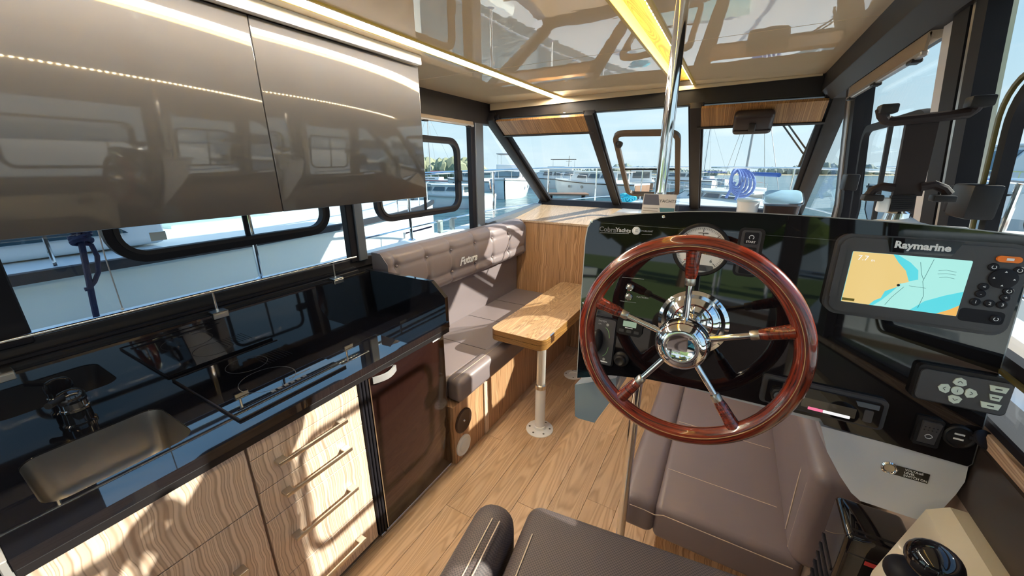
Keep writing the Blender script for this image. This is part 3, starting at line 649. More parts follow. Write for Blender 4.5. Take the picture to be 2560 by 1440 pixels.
# seams on the seat
for y in (1.78, 2.2, 2.6): MB().box(-1.64, -1.205, y-.0015, y+.0015, .4945, .4965).build('seam', mat('dark_seam', (.06, .045, .042), .6), ps)
MB().tube([(-1.148, ys0+.01, .5125), (-1.148, ys1-.01, .5125)], .0012, 6).build('seam', M_thread, ps)

# ================================================================== TABLE
tb = thing('table', (-.845, 1.84, 0), 'folding wooden dinette table on a white flanged post', 'table')
def tplan(x0, x1, y0, y1): 
    P = []
    for p in rr(x0, x1, y0, y1, .05, 6): P.append((p[0], p[1]))
    return P
for z0, z1 in ((.565, .597), (.600, .632)):
    MB().holed(tplan(-1.19, -.815, 1.805, 2.965), [], z0, z1).build('leaf', M_tedge, tb, 30)
MB().holed(tplan(-1.189, -.816, 1.806, 2.964), [], .6322, .6328).build('top_veneer', M_table, tb, 30)
MB().box(-.822, -.810, 1.90, 1.945, .585, .620, .002, 1).box(-.822, -.812, 1.895, 1.95, .62, .6345, .002, 1).build('hinge_clip', M_chrome, tb)
MB().cyl((-.845, 1.84, .006), (-.845, 1.84, .32), .0315, 24).build('lower_post', M_plasw, tb)
MB().cyl((-.845, 1.84, .318), (-.845, 1.84, .566), .027, 24).build('upper_post', M_alu, tb)
MB().lathe([(.034, .30), (.034, .325), (.028, .33)], (-.845, 1.84, 0), seg=24).build('collar', M_satin, tb)
fl = MB().lathe([(.086, 0), (.086, .005), (.078, .009), (.040, .012), (.036, .03), (.0316, .032)], (-.845, 1.84, 0), seg=32).build('flange', M_plasw, tb)
for k in range(6): a_ = k*PI/3+.3; MB().lathe([(.0065, 0), (.0065, .002), (0, .0022)], (-.845+.064*math.cos(a_), 1.84+.064*math.sin(a_), .0095), seg=10).build('screw', M_steel, fl)
fs = thing('floor_socket', (-.895, 2.56, 0), 'white round floor socket for a second table leg', 'socket')
MB().lathe([(.072, 0), (.072, .005), (.06, .009), (.035, .010), (.032, .004), (0, .004)], (-.895, 2.56, 0), seg=28).build('plate', M_plasw, fs)
for k in range(4): a_ = k*PI/2+.4; MB().lathe([(.006, 0), (.006, .002), (0, .0022)], (-.895+.055*math.cos(a_), 2.56+.055*math.sin(a_), .0092), seg=10).build('screw', M_steel, fs)

# ================================================================== STARBOARD SOFA (under the dash)
ss = thing('sofa', (.1, 1.7, 0), 'taupe leather starboard bench seat seen beneath the helm dash', 'sofa', None)
a0, a1 = 1.10, 2.40
MB().box(-.06, .40, a0+.12, a1, 0, .36, .004, 1).build('base', M_zebW, ss)
MB().box(-.185, -.062, a0, a1, .36, .505, .035, 5).build('front_bolster', M_leather2, ss)
MB().box(-.068, .345, a0+.004, a1, .36, .500, .022, 4).build('seat_cushion', M_leather2, ss)
MB().box(.30, .415, a0-.01, a1, .49, .83, .04, 5).build('back_cushion', M_leather2, ss)
MB().box(.345, .40, a0+.02, a1, .0, .49, .01, 2).build('side_liner', M_beigel, ss)
for y in (1.30, 1.62, 1.95): MB().tube([(-.055, y, .5005), (.29, y, .5005)], .0012, 6).build('seam', M_thread, ss)
MB().tube([(-.150, a0-.0005, .466), (-.10, a0-.0005, .468), (-.066, a0+.002, .462), (-.04, a0+.0035, .473), (.32, a0+.0035, .473)], .0016, 6).build('seam', M_thread, ss)
P = [V((.302, a0+.03, .52)), V((.302, a0+.03, .76)), V((.33, a0+.03, .815)), V((.36, a0+.03, .828))]; MB().tube(P, .0022, 6).build('piping', M_thread, ss)
MB().tube([V((.2985, a0+.085, .53)), V((.2985, a0+.10, .70)), V((.305, a0+.13, .80))], .0016, 6).build('piping', M_thread, ss)
# ---- grab pole
gp = thing('grab_pole', (-.163, 1.055, 0), 'polished chrome floor-to-ceiling grab pole behind the helm dash', 'pole')
MB().cyl((-.163, 1.055, .004), (-.163, 1.055, ZC-.002), .0145, 24).build('tube', M_chrome, gp)
MB().lathe([(.04, 0), (.04, .004), (.018, .012), (.0145, .02)], (-.163, 1.055, 0), seg=24).build('foot', M_chrome, gp)
MB().lathe([(.04, 0), (.04, -.004), (.018, -.012), (.0145, -.02)], (-.163, 1.055, ZC), seg=24).build('ceiling_flange', M_chrome, gp)
MB().tube([(-.235, 1.06, .02), (-.235, 1.06, .30), (-.22, 1.06, .33), (-.165, 1.06, .34)], .010, 12).build('side_brace', M_chrome, gp)
# ---- helm seat
hs = thing('helm_chair', (-.05, .36, 0), 'woven dark brown helm seat with cream double stitching', 'chair', rz=R(7))
def hbox(nm, x0, x1, y0, y1, z0, z1, bv, mt=M_weave, seg=5):
    me = MB().box(x0, x1, y0, y1, z0, z1, bv, seg); bmesh.ops.recalc_face_normals(me.b, faces=me.b.faces); d = bpy.data.meshes.new(nm); me.b.to_mesh(d); me.b.free(); return link(nm, d, mt, hs, 60, local=True)
hbox('seat_cushion', -.235, .285, -.30, .345, .66, .80, .035)
hbox('bolster', -.345, -.245, -.30, .285, .64, .835, .045)
hbox('bolster', .293, .358, -.30, .265, .64, .835, .03)
hbox('backrest', -.24, .29, -.46, -.33, .70, 1.18, .05)
hbox('seat_pan', -.22, .27, -.28, .25, .62, .66, .01, M_blackp, 2)
def hmesh(q, nm, mt, ang=40):
    bmesh.ops.recalc_face_normals(q.b, faces=q.b.faces); d = bpy.data.meshes.new(nm); q.b.to_mesh(d); q.b.free(); return link(nm, d, mt, hs, ang, local=True)
hmesh(MB().lathe([(.17, 0), (.17, .012), (.06, .03), (.045, .06), (.045, .62)], (0, 0, 0), seg=28), 'pedestal', M_alu)
hmesh(MB().tube([(-.200, -.28, .8012), (-.200, .25, .8012)], .0014, 6), 'stitching', M_thread)
for dx in (-.288, -.270): hmesh(MB().tube([(dx, -.28, .8355-.0), (dx, .225, .8355)], .0014, 6), 'stitching', M_thread)

# ================================================================== HELM DASH
DP = V((0, .925, 1.46)); DUv = V((0, .125, 1)).normalized(); DR = V((1, 0, 0)); DN = DR.cross(DUv)      # DN points to the driver
def D(x, y, off=0): return onP(x, y, DP+DN*off, DN)
def df(c): return lambda u, v, w_: c+DR*u+DUv*v+DN*w_
hd = thing('helm_dash', (.07, .95, 1.03), 'black gloss helm dash panel with silver edge and grey housing', 'dashboard')
out = [(1443, 945), (1454, 740), (1464, 600), (1470, 570), (1480, 553), (1500, 545), (1560, 538), (1640, 533), (1720, 530), (1800, 530), (1900, 534), (2000, 540), (2150, 550), (2300, 562), (2450, 577), (2585, 593), (2594, 612), (2559, 721), (2429, 1160), (2418, 1166), (2060, 1062), (2050, 1046), (2012, 1037), (1850, 999), (1740, 972), (1620, 948), (1525, 938)]
P = [D(*p) for p in out]; cen = sum(P, V())/len(P)
MB().prism([p+DN*0 for p in P], -DN*.006).build('panel', M_black, hd, 20)
MB().prism([cen+(p-cen)*1.012-DN*.0065 for p in P], -DN*.008).build('edge_trim', M_silver, hd, 20)
# housing behind the panel
hx0_, hx1_ = P[0].x+.015, XS-.03
MB().prism([(hx0_, .94, 1.452), (hx0_, 1.13, 1.458), (hx0_, 1.09, 1.33), (hx0_, .905, 1.085)], (hx1_-hx0_, 0, 0)).build('housing', M_cons, hd)
MB().prism([(hx0_, .925, 1.464), (hx0_, .95, 1.471), (hx0_, 1.15, 1.478), (hx0_, 1.15, 1.462)], (hx1_-hx0_, 0, 0)).build('housing_top', M_cons, hd)
MB().prism([D(1437, 962, -.02), D(1437, 1040, -.02), D(1446, 1046, -.02), D(1486, 1057, -.02), D(1540, 985, -.02), D(1540, 945, -.02)], -DN*.12).build('lower_cowl', mat('blue_grey_gelcoat', (.17, .22, .27), .22, coat=.4), hd)
gc = [(2052, 1065), (2068, 1130), (2100, 1190), (2128, 1232), (2150, 1252), (2320, 1308), (2345, 1285), (2390, 1236), (2412, 1205), (2421, 1166), (2240, 1114)]
MB().prism([D(x, y, -.004) for x, y in gc], -DN*.10).build('lower_console', M_cons, hd)
for x, y in ((1479, 554), (1659, 542), (1459, 758)):
    MB().lathe([(.0035, 0), (.0035, .0012), (0, .0022)], D(x, y), DN, 12).build('screw', M_chrome, hd)
# markings on the panel
M_print = mat('grey_print', (.42, .42, .44), .5); M_printd = mat('dark_print', (.10, .10, .11), .4)
text('Cobra', .0165, D(1519, 574, .0003), DR, DUv, M_printd, hd, 'lettering', .0003, bold=.0004)
text('Yachts', .0135, D(1558, 576, .0003), DR, DUv, M_print, hd, 'lettering', .0003, bold=.0004)
text('BACKLIGHT', .0052, D(1617, 578, .0003), DR, DUv, M_print, hd, 'lettering', .0002)
for a_, b_ in (((1500, 582), (1572, 584)), ((1604, 586), (1630, 587)), ((1555, 693), (1610, 698)), ((1550, 752), (1590, 757))): MB().bar(D(*a_, .0003), D(*b_, .0003), .0007, .0004, DN).build('print_line', M_print, hd)
text('PLATFORM', .0055, D(1606, 744, .0003), DR, DUv, M_print, hd, 'lettering', .0002)
# push buttons
for x, y, lab, mt in ((1591, 577, 'lit white push button beside the lettering on the dash', M_plasw), (1575, 718, 'upper chrome push button behind the steering wheel', M_chrome), (1572, 742, 'lower chrome push button behind the steering wheel', M_chrome)):
    b = thing('push_button', D(x, y), lab, 'button')
    MB().lathe([(.0095, 0), (.0095, .003), (.0085, .0045), (.0072, .0042), (.007, .0025)], D(x, y), DN, 24).build('bezel', mt, b)
    MB().lathe([(.0068, 0), (.0068, .004), (.005, .0048), (0, .005)], D(x, y), DN, 20).build('cap', M_plasw if mt is M_plasw else M_satin, b)
    for k in range(3): MB().bar(D(x, y, .0052)+DUv*(.0025*(k-1))-DR*.003, D(x, y, .0052)+DUv*(.0025*(k-1)+.0012)+DR*.003, .0007, .0004, DN).build('icon', M_printd, b)
# ---- tachometer
tcn = D(1752, 624); f = df(tcn)
ta = thing('tachometer', tcn, 'large round white-faced rev counter behind the wheel rim', 'gauge')
MB().lathe([(.058, 0), (.058, .007), (.0555, .010), (.051, .010), (.050, .004), (.0495, .003)], tcn, DN, 48).build('bezel', M_blackp, ta)
MB().lathe([(.0505, .001), (.0505, .004), (0, .004)], tcn, DN, 48).build('face', mat('dial_white', (.80, .79, .76), .3, coat=.5), ta)
M_ink = mat('dial_ink', (.03, .03, .035), .5)
for k in range(61):
    a_ = R(225-270*k/60); l_ = .009 if k % 10 == 0 else (.006 if k % 5 == 0 else .004)
    MB().bar(f(.048*math.cos(a_), .048*math.sin(a_), .0045), f((.048-l_)*math.cos(a_), (.048-l_)*math.sin(a_), .0045), .0012 if k % 10 == 0 else .0005, .0004, DN).build('tick', M_ink, ta)
for k in range(7):
    a_ = R(225-270*k/6); text(str(k), .0105, f(.033*math.cos(a_), .033*math.sin(a_), .0045), DR, DUv, M_ink, ta, 'numeral', .0002)
text('RPM x1000', .0042, f(0, .036, .0045), DR, DUv, M_ink, ta, 'lettering', .0002)
for u0, u1 in ((-.014, -.002), (0, .009)): MB().bar(f(u0, .026, .0045), f(u1, .026, .0045), .0026, .0004, DN).build('red_mark', M_red, ta)
MB().bar(f(.003, -.004, .0055), f(-.030, -.026, .0055), .0016, .0008, DN).build('needle', M_red, ta)
MB().lathe([(.006, 0), (.006, .004), (0, .006)], f(0, 0, .0045), DN, 16).build('needle_cap', M_blackp, ta)
MB().holed(rr(-.030, .030, -.046, -.033, .004, 3), [], .004, .006, f).build('button_plate', M_printd, ta)
for u0 in (-.014, .002): MB().holed(rr(u0, u0+.013, -.0445, -.035, .002, 3), [], .006, .0075, f).build('gauge_key', M_greyp, ta)
# ---- start / stop panel
sc_ = D(1873, 622); f = df(sc_)
sp_ = thing('start_stop_panel', sc_, 'slim black engine start and stop button panel', 'switch panel')
MB().holed(rr(-.023, .023, -.058, .043, .010, 5), [], 0, .006, f).build('frame', M_blackp, sp_); MB().holed(rr(-.018, .017, -.053, .038, .006, 5), [], .006, .007, f).build('plate', M_greyp, sp_)
for v_, t_ in ((.022, 'START'), (-.008, 'STOP'), (-.040, None)):
    MB().holed(rr(-.0125, .0125, v_-.012, v_+.012, .003, 4), [], .007, .0092, f).build('button_face', M_rubber, sp_)
    if t_:
        text(t_, .0058, f(0, v_-.0075, .0094), DR, DUv, M_logo, sp_, 'lettering', .0002, bold=.0001)
        MB().sweep([f(.0042*math.cos(R(-50+280*i/14)), v_+.002+.0042*math.sin(R(-50+280*i/14)), .0095) for i in range(15)], DN, .0012, .0004, closed=False).build('icon', M_logo, sp_)
        if t_ == 'STOP':
            for s_ in (-1, 1): MB().bar(f(-.005, v_+.002-s_*.005, .0096), f(.005, v_+.002+s_*.005, .0096), .001, .0004, DN).build('icon', M_logo, sp_)
# ---- thruster panel
tcx = D(1501, 850); f = df(tcx)
th = thing('thruster_panel', tcx, 'dark grey bow thruster panel with an oval joystick at the left edge of the dash', 'control panel')
MB().holed(rr(-.036, .036, -.060, .060, .005, 4), [], 0, .007, f).build('plate', M_greyp, th); MB().holed(rr(-.039, .039, -.063, .063, .006, 4), [], 0, .004, f).build('gasket', M_rubber, th)
t = MB().lathe([(.020, 0), (.020, .010), (.017, .022), (.008, .027), (0, .028)], (0, 0, 0), (0, 0, 1), 28)
for v in t.b.verts: v.co = f(v.co.x*.72-.006, v.co.y*1.55, .007+v.co.z)
t.build('joystick', M_blackp, th, 50)
for s_ in (-1, 1):
    MB().sweep([f(.010+.014*math.cos(R(s_*(8+75*i/10))), s_*.008+.030*math.sin(R(s_*(8+75*i/10))), .0074) for i in range(11)], DN, .0012, .0004, closed=False).build('green_arc', M_green, th)
    MB().lathe([(.0035, 0), (.0035, .001), (0, .0012)], f(.016, s_*.046, .007), DN, 14).build('indicator', M_silver, th)
text('SYSTEM', .0062, f(.002, .053, .0073), DR, DUv, M_print, th, 'lettering', .0002); text('ON', .005, f(-.004, .045, .0073), DR, DUv, M_print, th, 'lettering', .0002)
MB().bar(f(.008, -.053, .0073), f(.026, -.053, .0073), .003, .0004, DN).build('maker_mark', M_logo, th)
# ---- small display
sdn = D(1576, 815); f = df(sdn)
sd_ = thing('heater_controller', sdn, 'small black controller with a green LCD left of the wheel hub', 'controller')
MB().holed(rr(-.030, .030, -.022, .022, .008, 5), [], 0, .011, f).build('case', M_blackp, sd_); MB().holed(rr(-.016, .016, .0, .014, .001, 2), [], .011, .0116, f).build('lcd', M_lcd, sd_)
for u in (-.018, 0, .018): MB().holed(rr(u-.006, u+.006, -.015, -.008, .002, 3), [], .011, .0125, f).build('key', M_greyp, sd_)
MB().bar(f(-.010, -.003, .0117), f(.008, -.003, .0117), .002, .0003, DN).build('maker_mark', M_logo, sd_)
# ---- black knob
kn = thing('dash_knob', D(1553, 897), 'round black rubber knob near the lower edge of the dash', 'knob')
MB().lathe([(.019, 0), (.019, .004), (.014, .008), (.013, .018), (.010, .021), (.005, .018), (0, .018)], D(1553, 897), DN, 28).build('body', M_blackp, kn)
# ---- chart plotter
corners = [D(2083, 597), D(2555, 616), D(2513, 822), D(2052, 768)]
pc = sum(corners, V())/4; f = df(pc); pw, ph = .238, .150
cp = thing('chart_plotter', pc, 'dark grey chart plotter showing a yellow and turquoise sea chart', 'plotter')
MB().holed(rr(-pw/2, pw/2, -ph/2, ph/2, .020, 6), [], 0, .022, f).build('case', M_greyp, cp)
MB().holed(rr(-pw/2+.006, pw/2-.006, -ph/2+.006, ph/2-.006, .017, 6), [], .022, .026, f).build('bezel', M_greyp, cp)
sx0, sx1, sy0, sy1 = -.096, .056, -.050, .044
MB().holed(rr(sx0, sx1, sy0, sy1, .002, 2), [], .026, .0268, f).build('screen', M_sw, cp)
def scr(pts, mt, w_, nm): MB().holed([(sx0+p[0]*(sx1-sx0), sy0+p[1]*(sy1-sy0)) for p in pts], [], w_, w_+.0002, f).build(nm, mt, cp, 0)
scr([(.0, .002), (.30, .002), (.36, .12), (.43, .30), (.50, .50), (.62, .58), (.60, .75), (.52, .88), (.40, .998), (0, .998)], M_sw2, .0269, 'chart_shallows')
scr([(.62, .002), (.86, .002), (.998, .16), (.998, .45), (.86, .34), (.72, .20)], M_sw2, .0269, 'chart_shallows')
scr([(.002, .002), (.26, .002), (.30, .10), (.35, .16), (.37, .30), (.46, .40), (.48, .47), (.55, .52), (.50, .72), (.42, .86), (.36, .998), (.002, .998)], M_sl, .0271, 'chart_land')
scr([(.84, .002), (.998, .002), (.998, .20), (.93, .10)], M_sl2, .0271, 'chart_land')
scr([(.002, .03), (.12, .03), (.12, .08), (.002, .08)], mat('scale_box', (.25, .2, .02), .4), .0273, 'chart_scale')
for pts in ([(.68, .06), (.70, .30), (.66, .56), (.70, .97)], [(.52, .42), (.44, .20), (.40, .04)], [(.56, .45), (.70, .44)], [(.76, .78), (.82, .80), (.90, .78)], [(.76, .72), (.83, .74), (.9, .73)], [(.78, .66), (.84, .68), (.9, .66)], [(.60, .90), (.63, .70), (.66, .6)]):
    MB().sweep([f(sx0+p[0]*(sx1-sx0), sy0+p[1]*(sy1-sy0), .0274) for p in pts], DN, .0005, .0002, closed=False).build('chart_line', M_sline, cp)
MB().lathe([(.0022, 0), (.0022, .0004), (0, .0004)], f(sx0+.47*(sx1-sx0), sy0+.44*(sy1-sy0), .0273), DN, 12).build('boat_marker', M_sk, cp)
text('7.7', .0125, f(sx0+.016, sy1-.011, .0275), DR, DUv, M_st, cp, 'lettering', .0001); text('m', .007, f(sx0+.030, sy1-.0135, .0275), DR, DUv, M_st, cp, 'lettering', .0001)
MB().holed([(-.055, ph/2-.002), (.040, ph/2-.002), (.030, sy1+.004), (-.047, sy1+.004)], [], .026, .0264, f).build('badge', M_black, cp)
text('Raymarine', .0165, f(-.008, ph/2-.014, .0266), DR, DUv, M_logo, cp, 'lettering', .0003, bold=.0006)
MB().holed(rr(-pw/2+.004, -pw/2+.014, -.045, .055, .004, 4), [], .026, .0275, f).build('side_grip', M_greyp, cp)
MB().holed(rr(.080, .107, .046, .056, .0048, 5), [], .026, .030, f).build('orange_key', M_orange, cp); MB().bar(f(.090, .051, .0303), f(.098, .051, .0303), .004, .0002, DN).build('key_mark', M_logo, cp)
MB().lathe([(.016, 0), (.016, .003), (.012, .004), (0, .004)], f(.094, .020, .026), DN, 28).build('rocker_pad', M_rubber, cp)
for a_ in range(4): c_ = f(.094+.011*math.cos(a_*PI/2), .020+.011*math.sin(a_*PI/2), .0302); MB().lathe([(.0018, 0), (0, .0004)], c_, DN, 3).build('arrow', M_logo, cp)
for u, v_, t_ in ((.080, .037, None), (.108, .035, None), (.076, .004, '<'), (.104, .001, None), (.075, -.008, '-'), (.103, -.010, '+'), (.072, -.022, '1'), (.088, -.022, '2'), (.102, -.022, '3'), (.100, -.046, None)):
    MB().lathe([(.0062, 0), (.0062, .002), (.005, .003), (0, .003)], f(u, v_, .026), DN, 18).build('key', M_rubber, cp)
    if t_: text(t_, .007, f(u, v_, .0293), DR, DUv, M_logo, cp, 'lettering', .0001)
    else: MB().sweep([f(u+.0026*math.cos(R(120+300*i/10)), v_+.0026*math.sin(R(120+300*i/10)), .0292) for i in range(11)], DN, .0008, .0002, closed=False).build('key_mark', M_logo, cp)
MB().holed(rr(.058, .110, -.056, -.034, .006, 4), [], .0255, .0262, f).build('power_bay', M_rubber, cp)
# ---- car radio
rc_ = D(2058, 990); rD = D(2205, 1020)-D(1925, 955); rR = V((rD.x, rD.y, rD.z)).normalized(); rU = (DUv-rR*DUv.dot(rR)).normalized()
rC = (D(1912, 945)+D(2208, 1018)+D(2195, 1048)+D(1905, 985))/4
rf = lambda u, v_, w_: rC+DR*u+DUv*v_+DN*w_
ra = thing('car_radio', rC, 'black car radio with a pink and white display under the wheel', 'radio')
MB().holed(rr(-.100, .100, -.030, .030, .008, 4), [], 0, .012, rf).build('surround', M_greyp, ra); MB().holed(rr(-.091, .091, -.024, .024, .004, 4), [], .012, .020, rf).build('faceplate', M_black, ra)
MB().lathe([(.015, 0), (.015, .010), (.012, .013), (0, .013)], rf(-.070, -.002, .020), DN, 8).build('volume_knob', M_blackp, ra); MB().lathe([(.009, 0), (.009, .001), (0, .0012)], rf(-.070, -.002, .033), DN, 20).build('knob_cap', M_framel, ra)
MB().holed(rr(-.030, .055, -.016, .004, .001, 2), [], .020, .0205, rf).build('display', mat('radio_display', (.10, .08, .06), .1, coat=.6), ra)
MB().holed(rr(-.018, .006, -.019, -.013, .001, 2), [], .0206, .021, rf).build('display_tab', M_pink, ra); MB().holed(rr(.0062, .048, -.019, -.013, .001, 2), [], .0206, .021, rf).build('display_text_bar', M_st, ra)
MB().holed(rr(.066, .079, -.016, .008, .002, 3), [], .020, .0225, rf).build('usb_door', M_greyp, ra)
MB().holed([(.055, .012), (.085, .012), (.085, .021), (.050, .021)], [], .020, .0225, rf).build('corner_key', M_framel, ra)
# ---- radio remote (keypad)
kc = D(2392, 966); f = df(kc)
kp = thing('radio_keypad', kc, 'charcoal wired keypad with pale backlit keys at the right of the dash', 'keypad')
MB().holed(rr(-.058, .058, -.033, .033, .008, 5), [], 0, .014, f).build('body', M_blackp, kp); MB().holed(rr(-.055, .056, -.030, .026, .008, 5), [], .014, .018, f).build('front', M_greyp, kp)
MB().lathe([(.0075, 0), (.0075, .002), (0, .0024)], f(-.006, -.002, .018), DN, 20).build('centre_key', M_key, kp)
text('i', .007, f(-.006, -.002, .0206), DR, DUv, M_ink, kp, 'key_mark', .0001)
for a_ in range(4):
    ca, sa = math.cos(a_*PI/2), math.sin(a_*PI/2); g = lambda u, v_, w_, ca=ca, sa=sa: f(-.006+u*ca-v_*sa, -.002+u*sa+v_*ca, w_)
    MB().holed([(.0095, -.004), (.013, -.0085), (.021, -.006), (.024, 0), (.021, .006), (.013, .0085), (.0095, .004)], [], .018, .0205, g).build('arrow_key', M_key, kp)
    MB().sweep([g(.015, -.003, .0207), g(.018, 0, .0207), g(.015, .003, .0207)], DN, .001, .0002, closed=False).build('key_mark', M_ink, kp)
for k, (u0, u1) in enumerate(((.028, .050), (.031, .046), (.024, .048))):
    v_ = .014-.0155*k; MB().holed([(u0, v_+.005), (u1, v_+.005), (u1-.002, v_-.005), (u0+.003, v_-.005)], [], .018, .0205, f).build('side_key', M_key, kp)
    MB().bar(f((u0+u1)/2-.004, v_, .0207), f((u0+u1)/2+.004, v_, .0207), .002, .0002, DN).build('key_mark', M_ink, kp)
# ---- wiper switch
wc = D(2316, 1076); f = df(wc)
wi = thing('wiper_switch', wc, 'black rocker switch with a white wiper symbol', 'switch')
MB().holed(rr(-.017, .017, -.027, .027, .003, 3), [rr(-.0125, .0125, -.0225, .0225, .001, 2)], 0, .009, f).build('bezel', M_blackp, wi)
MB().prism([f(-.012, -.022, .002), f(-.012, -.022, .008), f(-.012, 0, .011), f(-.012, .022, .017), f(-.012, .022, .002)], DR*.024).build('rocker', M_greyp, wi)
MB().sweep([f(.006*math.cos(R(30+120*i/10)), -.008+.008*math.sin(R(30+120*i/10))-.002, .0125) for i in range(11)]+[f(-.002, -.010, .0118), f(.002, -.010, .0118)], DN, .0008, .0004).build('icon', M_logo, wi)
for i in range(4):
    for j in range(2): MB().ball(f(-.008+.0053*i, .006+.006*j, .0125+.0016*j), .0012, 1).build('grip_dot', M_rubber, wi)
# ---- usb socket
uc = D(2395, 1090); f = df(uc)
us = thing('usb_socket', uc, 'round black double USB socket with its cap flipped open', 'socket')
MB().lathe([(.021, 0), (.021, .005), (.018, .007), (.016, .004), (0, .004)], uc, DN, 30).build('body', M_blackp, us)
for v_ in (-.004, .005): MB().holed([(-.007, v_-.0015), (.006, v_-.0015), (.006, v_+.0015), (-.007, v_+.0015)], [], .0042, .0052, f).build('port', M_plasw, us)
MB().lathe([(.017, 0), (.017, .004), (.014, .006), (0, .006)], f(.026, .008, .012), (DN+DR*.5+DUv*.9), 26).build('cap', M_rubber, us)
MB().bar(f(.012, .004, .004), f(.024, .006, .011), .006, .002, DN).build('cap_strap', M_rubber, us)
# ---- voltage switch
vc = D(2222, 1168, -.003); f = df(vc)
vs_ = thing('voltage_switch', vc, 'chrome ring push button with black printed label on the grey console', 'button')
MB().lathe([(.0125, 0), (.0125, .003), (.010, .005), (.0085, .003), (.008, .002)], vc, DN, 26).build('ring', M_chrome, vs_); MB().lathe([(.0078, 0), (.0078, .003), (0, .0034)], vc, DN, 22).build('cap', M_satin, vs_)
MB().holed([(.004, -.0115), (.056, -.0115), (.056, .0085), (.004, .0085)], [], .0002, .0008, f).build('label_plate', M_black, vs_)
for k, t_ in enumerate(('VOLTAGE', 'LEVEL', 'SWITCH ON')): text(t_, .0058, f(.022, .0045-.006*k, .001), DR, DUv, M_logo, vs_, 'lettering', .0001, align='LEFT', bold=.0001)
# ---- steering wheel
hc = V((-.043, .760, 1.264)); AX = V((0, -1, .10)).normalized(); WU = V((0, .10, 1)).normalized()
sw = thing('steering_wheel', hc, 'varnished mahogany steering wheel with five chrome spokes', 'steering wheel')
wf_ = lambda r_, a_, o=0: hc+DR*(r_*math.cos(a_))+WU*(r_*math.sin(a_))+AX*o
q = MB(); NS, NT = 96, 16; rings = []
for i in range(NS):
    a_ = 2*PI*i/NS; ring = []
    for k in range(NT):
        t_ = 2*PI*k/NT; rr_ = .0172
        ring.append(q.b.verts.new(wf_(.196+rr_*math.cos(t_), a_, .0165*math.sin(t_))))
    rings.append(ring)
for i in range(NS):
    for k in range(NT): q.b.faces.new((rings[i][k], rings[i][(k+1) % NT], rings[(i+1) % NS][(k+1) % NT], rings[(i+1) % NS][k]))
q.build('rim', M_mahog, sw, 180)
MB().sweep([wf_(.193, 2*PI*i/96, .0170) for i in range(96)], AX, .0012, .0012).build('inlay', mat('pale_inlay', (.5, .28, .12), .3, coat=.6), sw)
for k in range(5):
    a_ = R(91.5+72*k); ob = -.006
    MB().tube([wf_(.030, a_, ob), wf_(.118, a_, -.004)], [.0062, .0058], 14).build('spoke', M_chrome, sw)
    MB().tube([wf_(.116, a_, -.004), wf_(.119, a_, -.004), wf_(.128, a_, -.003), wf_(.132, a_, -.003)], [.0085, .0095, .0095, .0085], 16).build('ferrule', M_satin, sw)
    MB().tube([wf_(.131, a_, -.003), wf_(.140, a_, -.002), wf_(.165, a_, -.001), wf_(.184, a_, 0)], [.0095, .0115, .0125, .0140], 16).build('grip', M_mahog, sw, 70)
MB().lathe([(.046, -.020), (.050, -.012), (.051, .004), (.048, .020), (.040, .030), (.028, .0345), (.026, .0335), (.024, .0325), (0, .033)], hc, AX, 40).build('hub', M_chrome, sw, 50)
MB().cyl(hc-AX*.018, hc-AX*.13, .022, 20).build('column', M_chrome, sw)
bzc = D(1731, 806); MB().lathe([(.074, 0), (.074, .003), (.066, .008), (.058, .006), (.050, .016), (.030, .024), (0, .024)], bzc, DN, 40).build('bezel', M_chrome, sw, 40)
for k in range(3): a_ = R(45+90*k-10*(k == 2)); MB().lathe([(.005, 0), (.005, .0012), (0, .002)], bzc+DR*.066*math.cos(a_)+DUv*.066*math.sin(a_)+DN*.006, DN, 12).build('bezel_screw', M_steel, sw)
# ---- brochure stand on the dash top
bY = 1.0; Bq = lambda x, y, dy=0: onY(x, y, bY+dy)
bc = onY(1648, 525, bY); zb_ = 1.4765
br_ = thing('brochure_stand', (bc.x, bY, zb_), 'clear acrylic stand with a printed yacht brochure leaning against the pole', 'brochure')
x0_, x1_ = onY(1598, 505, bY).x, onY(1697, 505, bY).x; zt_ = onY(1648, 486, bY).z
bu = V((0, .25, 1)).normalized(); bo = V(((x0_+x1_)/2, bY, zb_)); bh = (zt_-zb_)/bu.z; bw = (x1_-x0_)
bf = lambda u, v_, w_: bo+DR*u+bu*v_+DR.cross(bu)*w_
MB().holed([(-bw/2, .002), (bw/2, .002), (bw/2, bh), (-bw/2, bh)], [], -.002, .0, bf).build('acrylic_back', M_glass2, br_)
MB().holed([(-bw/2, 0), (bw/2, 0), (bw/2, .004), (-bw/2, .004)], [], 0, .03, bf).build('acrylic_foot', M_glass2, br_)
MB().holed([(-bw*.42, .004), (bw*.42, .004), (bw*.42, bh*.99), (-bw*.42, bh*.99)], [], .0004, .0012, bf).build('sheet', mat('brochure_paper', (.60, .55, .53), .5), br_)
MB().holed([(-bw*.40, bh*.52), (bw*.02, bh*.52), (-bw*.04, bh*.97), (-bw*.40, bh*.97)], [], .0013, .0015, bf).build('print_dark', mat('print_navy', (.08, .08, .12), .5), br_)
MB().holed([(bw*.10, bh*.05), (bw*.41, bh*.05), (bw*.41, bh*.42), (bw*.03, bh*.42)], [], .0013, .0015, bf).build('print_photo', mat('print_teal', (.05, .17, .21), .5), br_)
text('YACHTS', .0105, bf(bw*.22, bh*.70, .0016), DR, bu, M_ink, br_, 'lettering', .0001)
for k in range(3): MB().holed([(-bw*.38, bh*(.14+.11*k)), (bw*.0, bh*(.14+.11*k)), (bw*.0, bh*(.17+.11*k)), (-bw*.38, bh*(.17+.11*k))], [], .0013, .0015, bf).build('print_line', mat('print_grey', (.25, .22, .2), .5), br_)
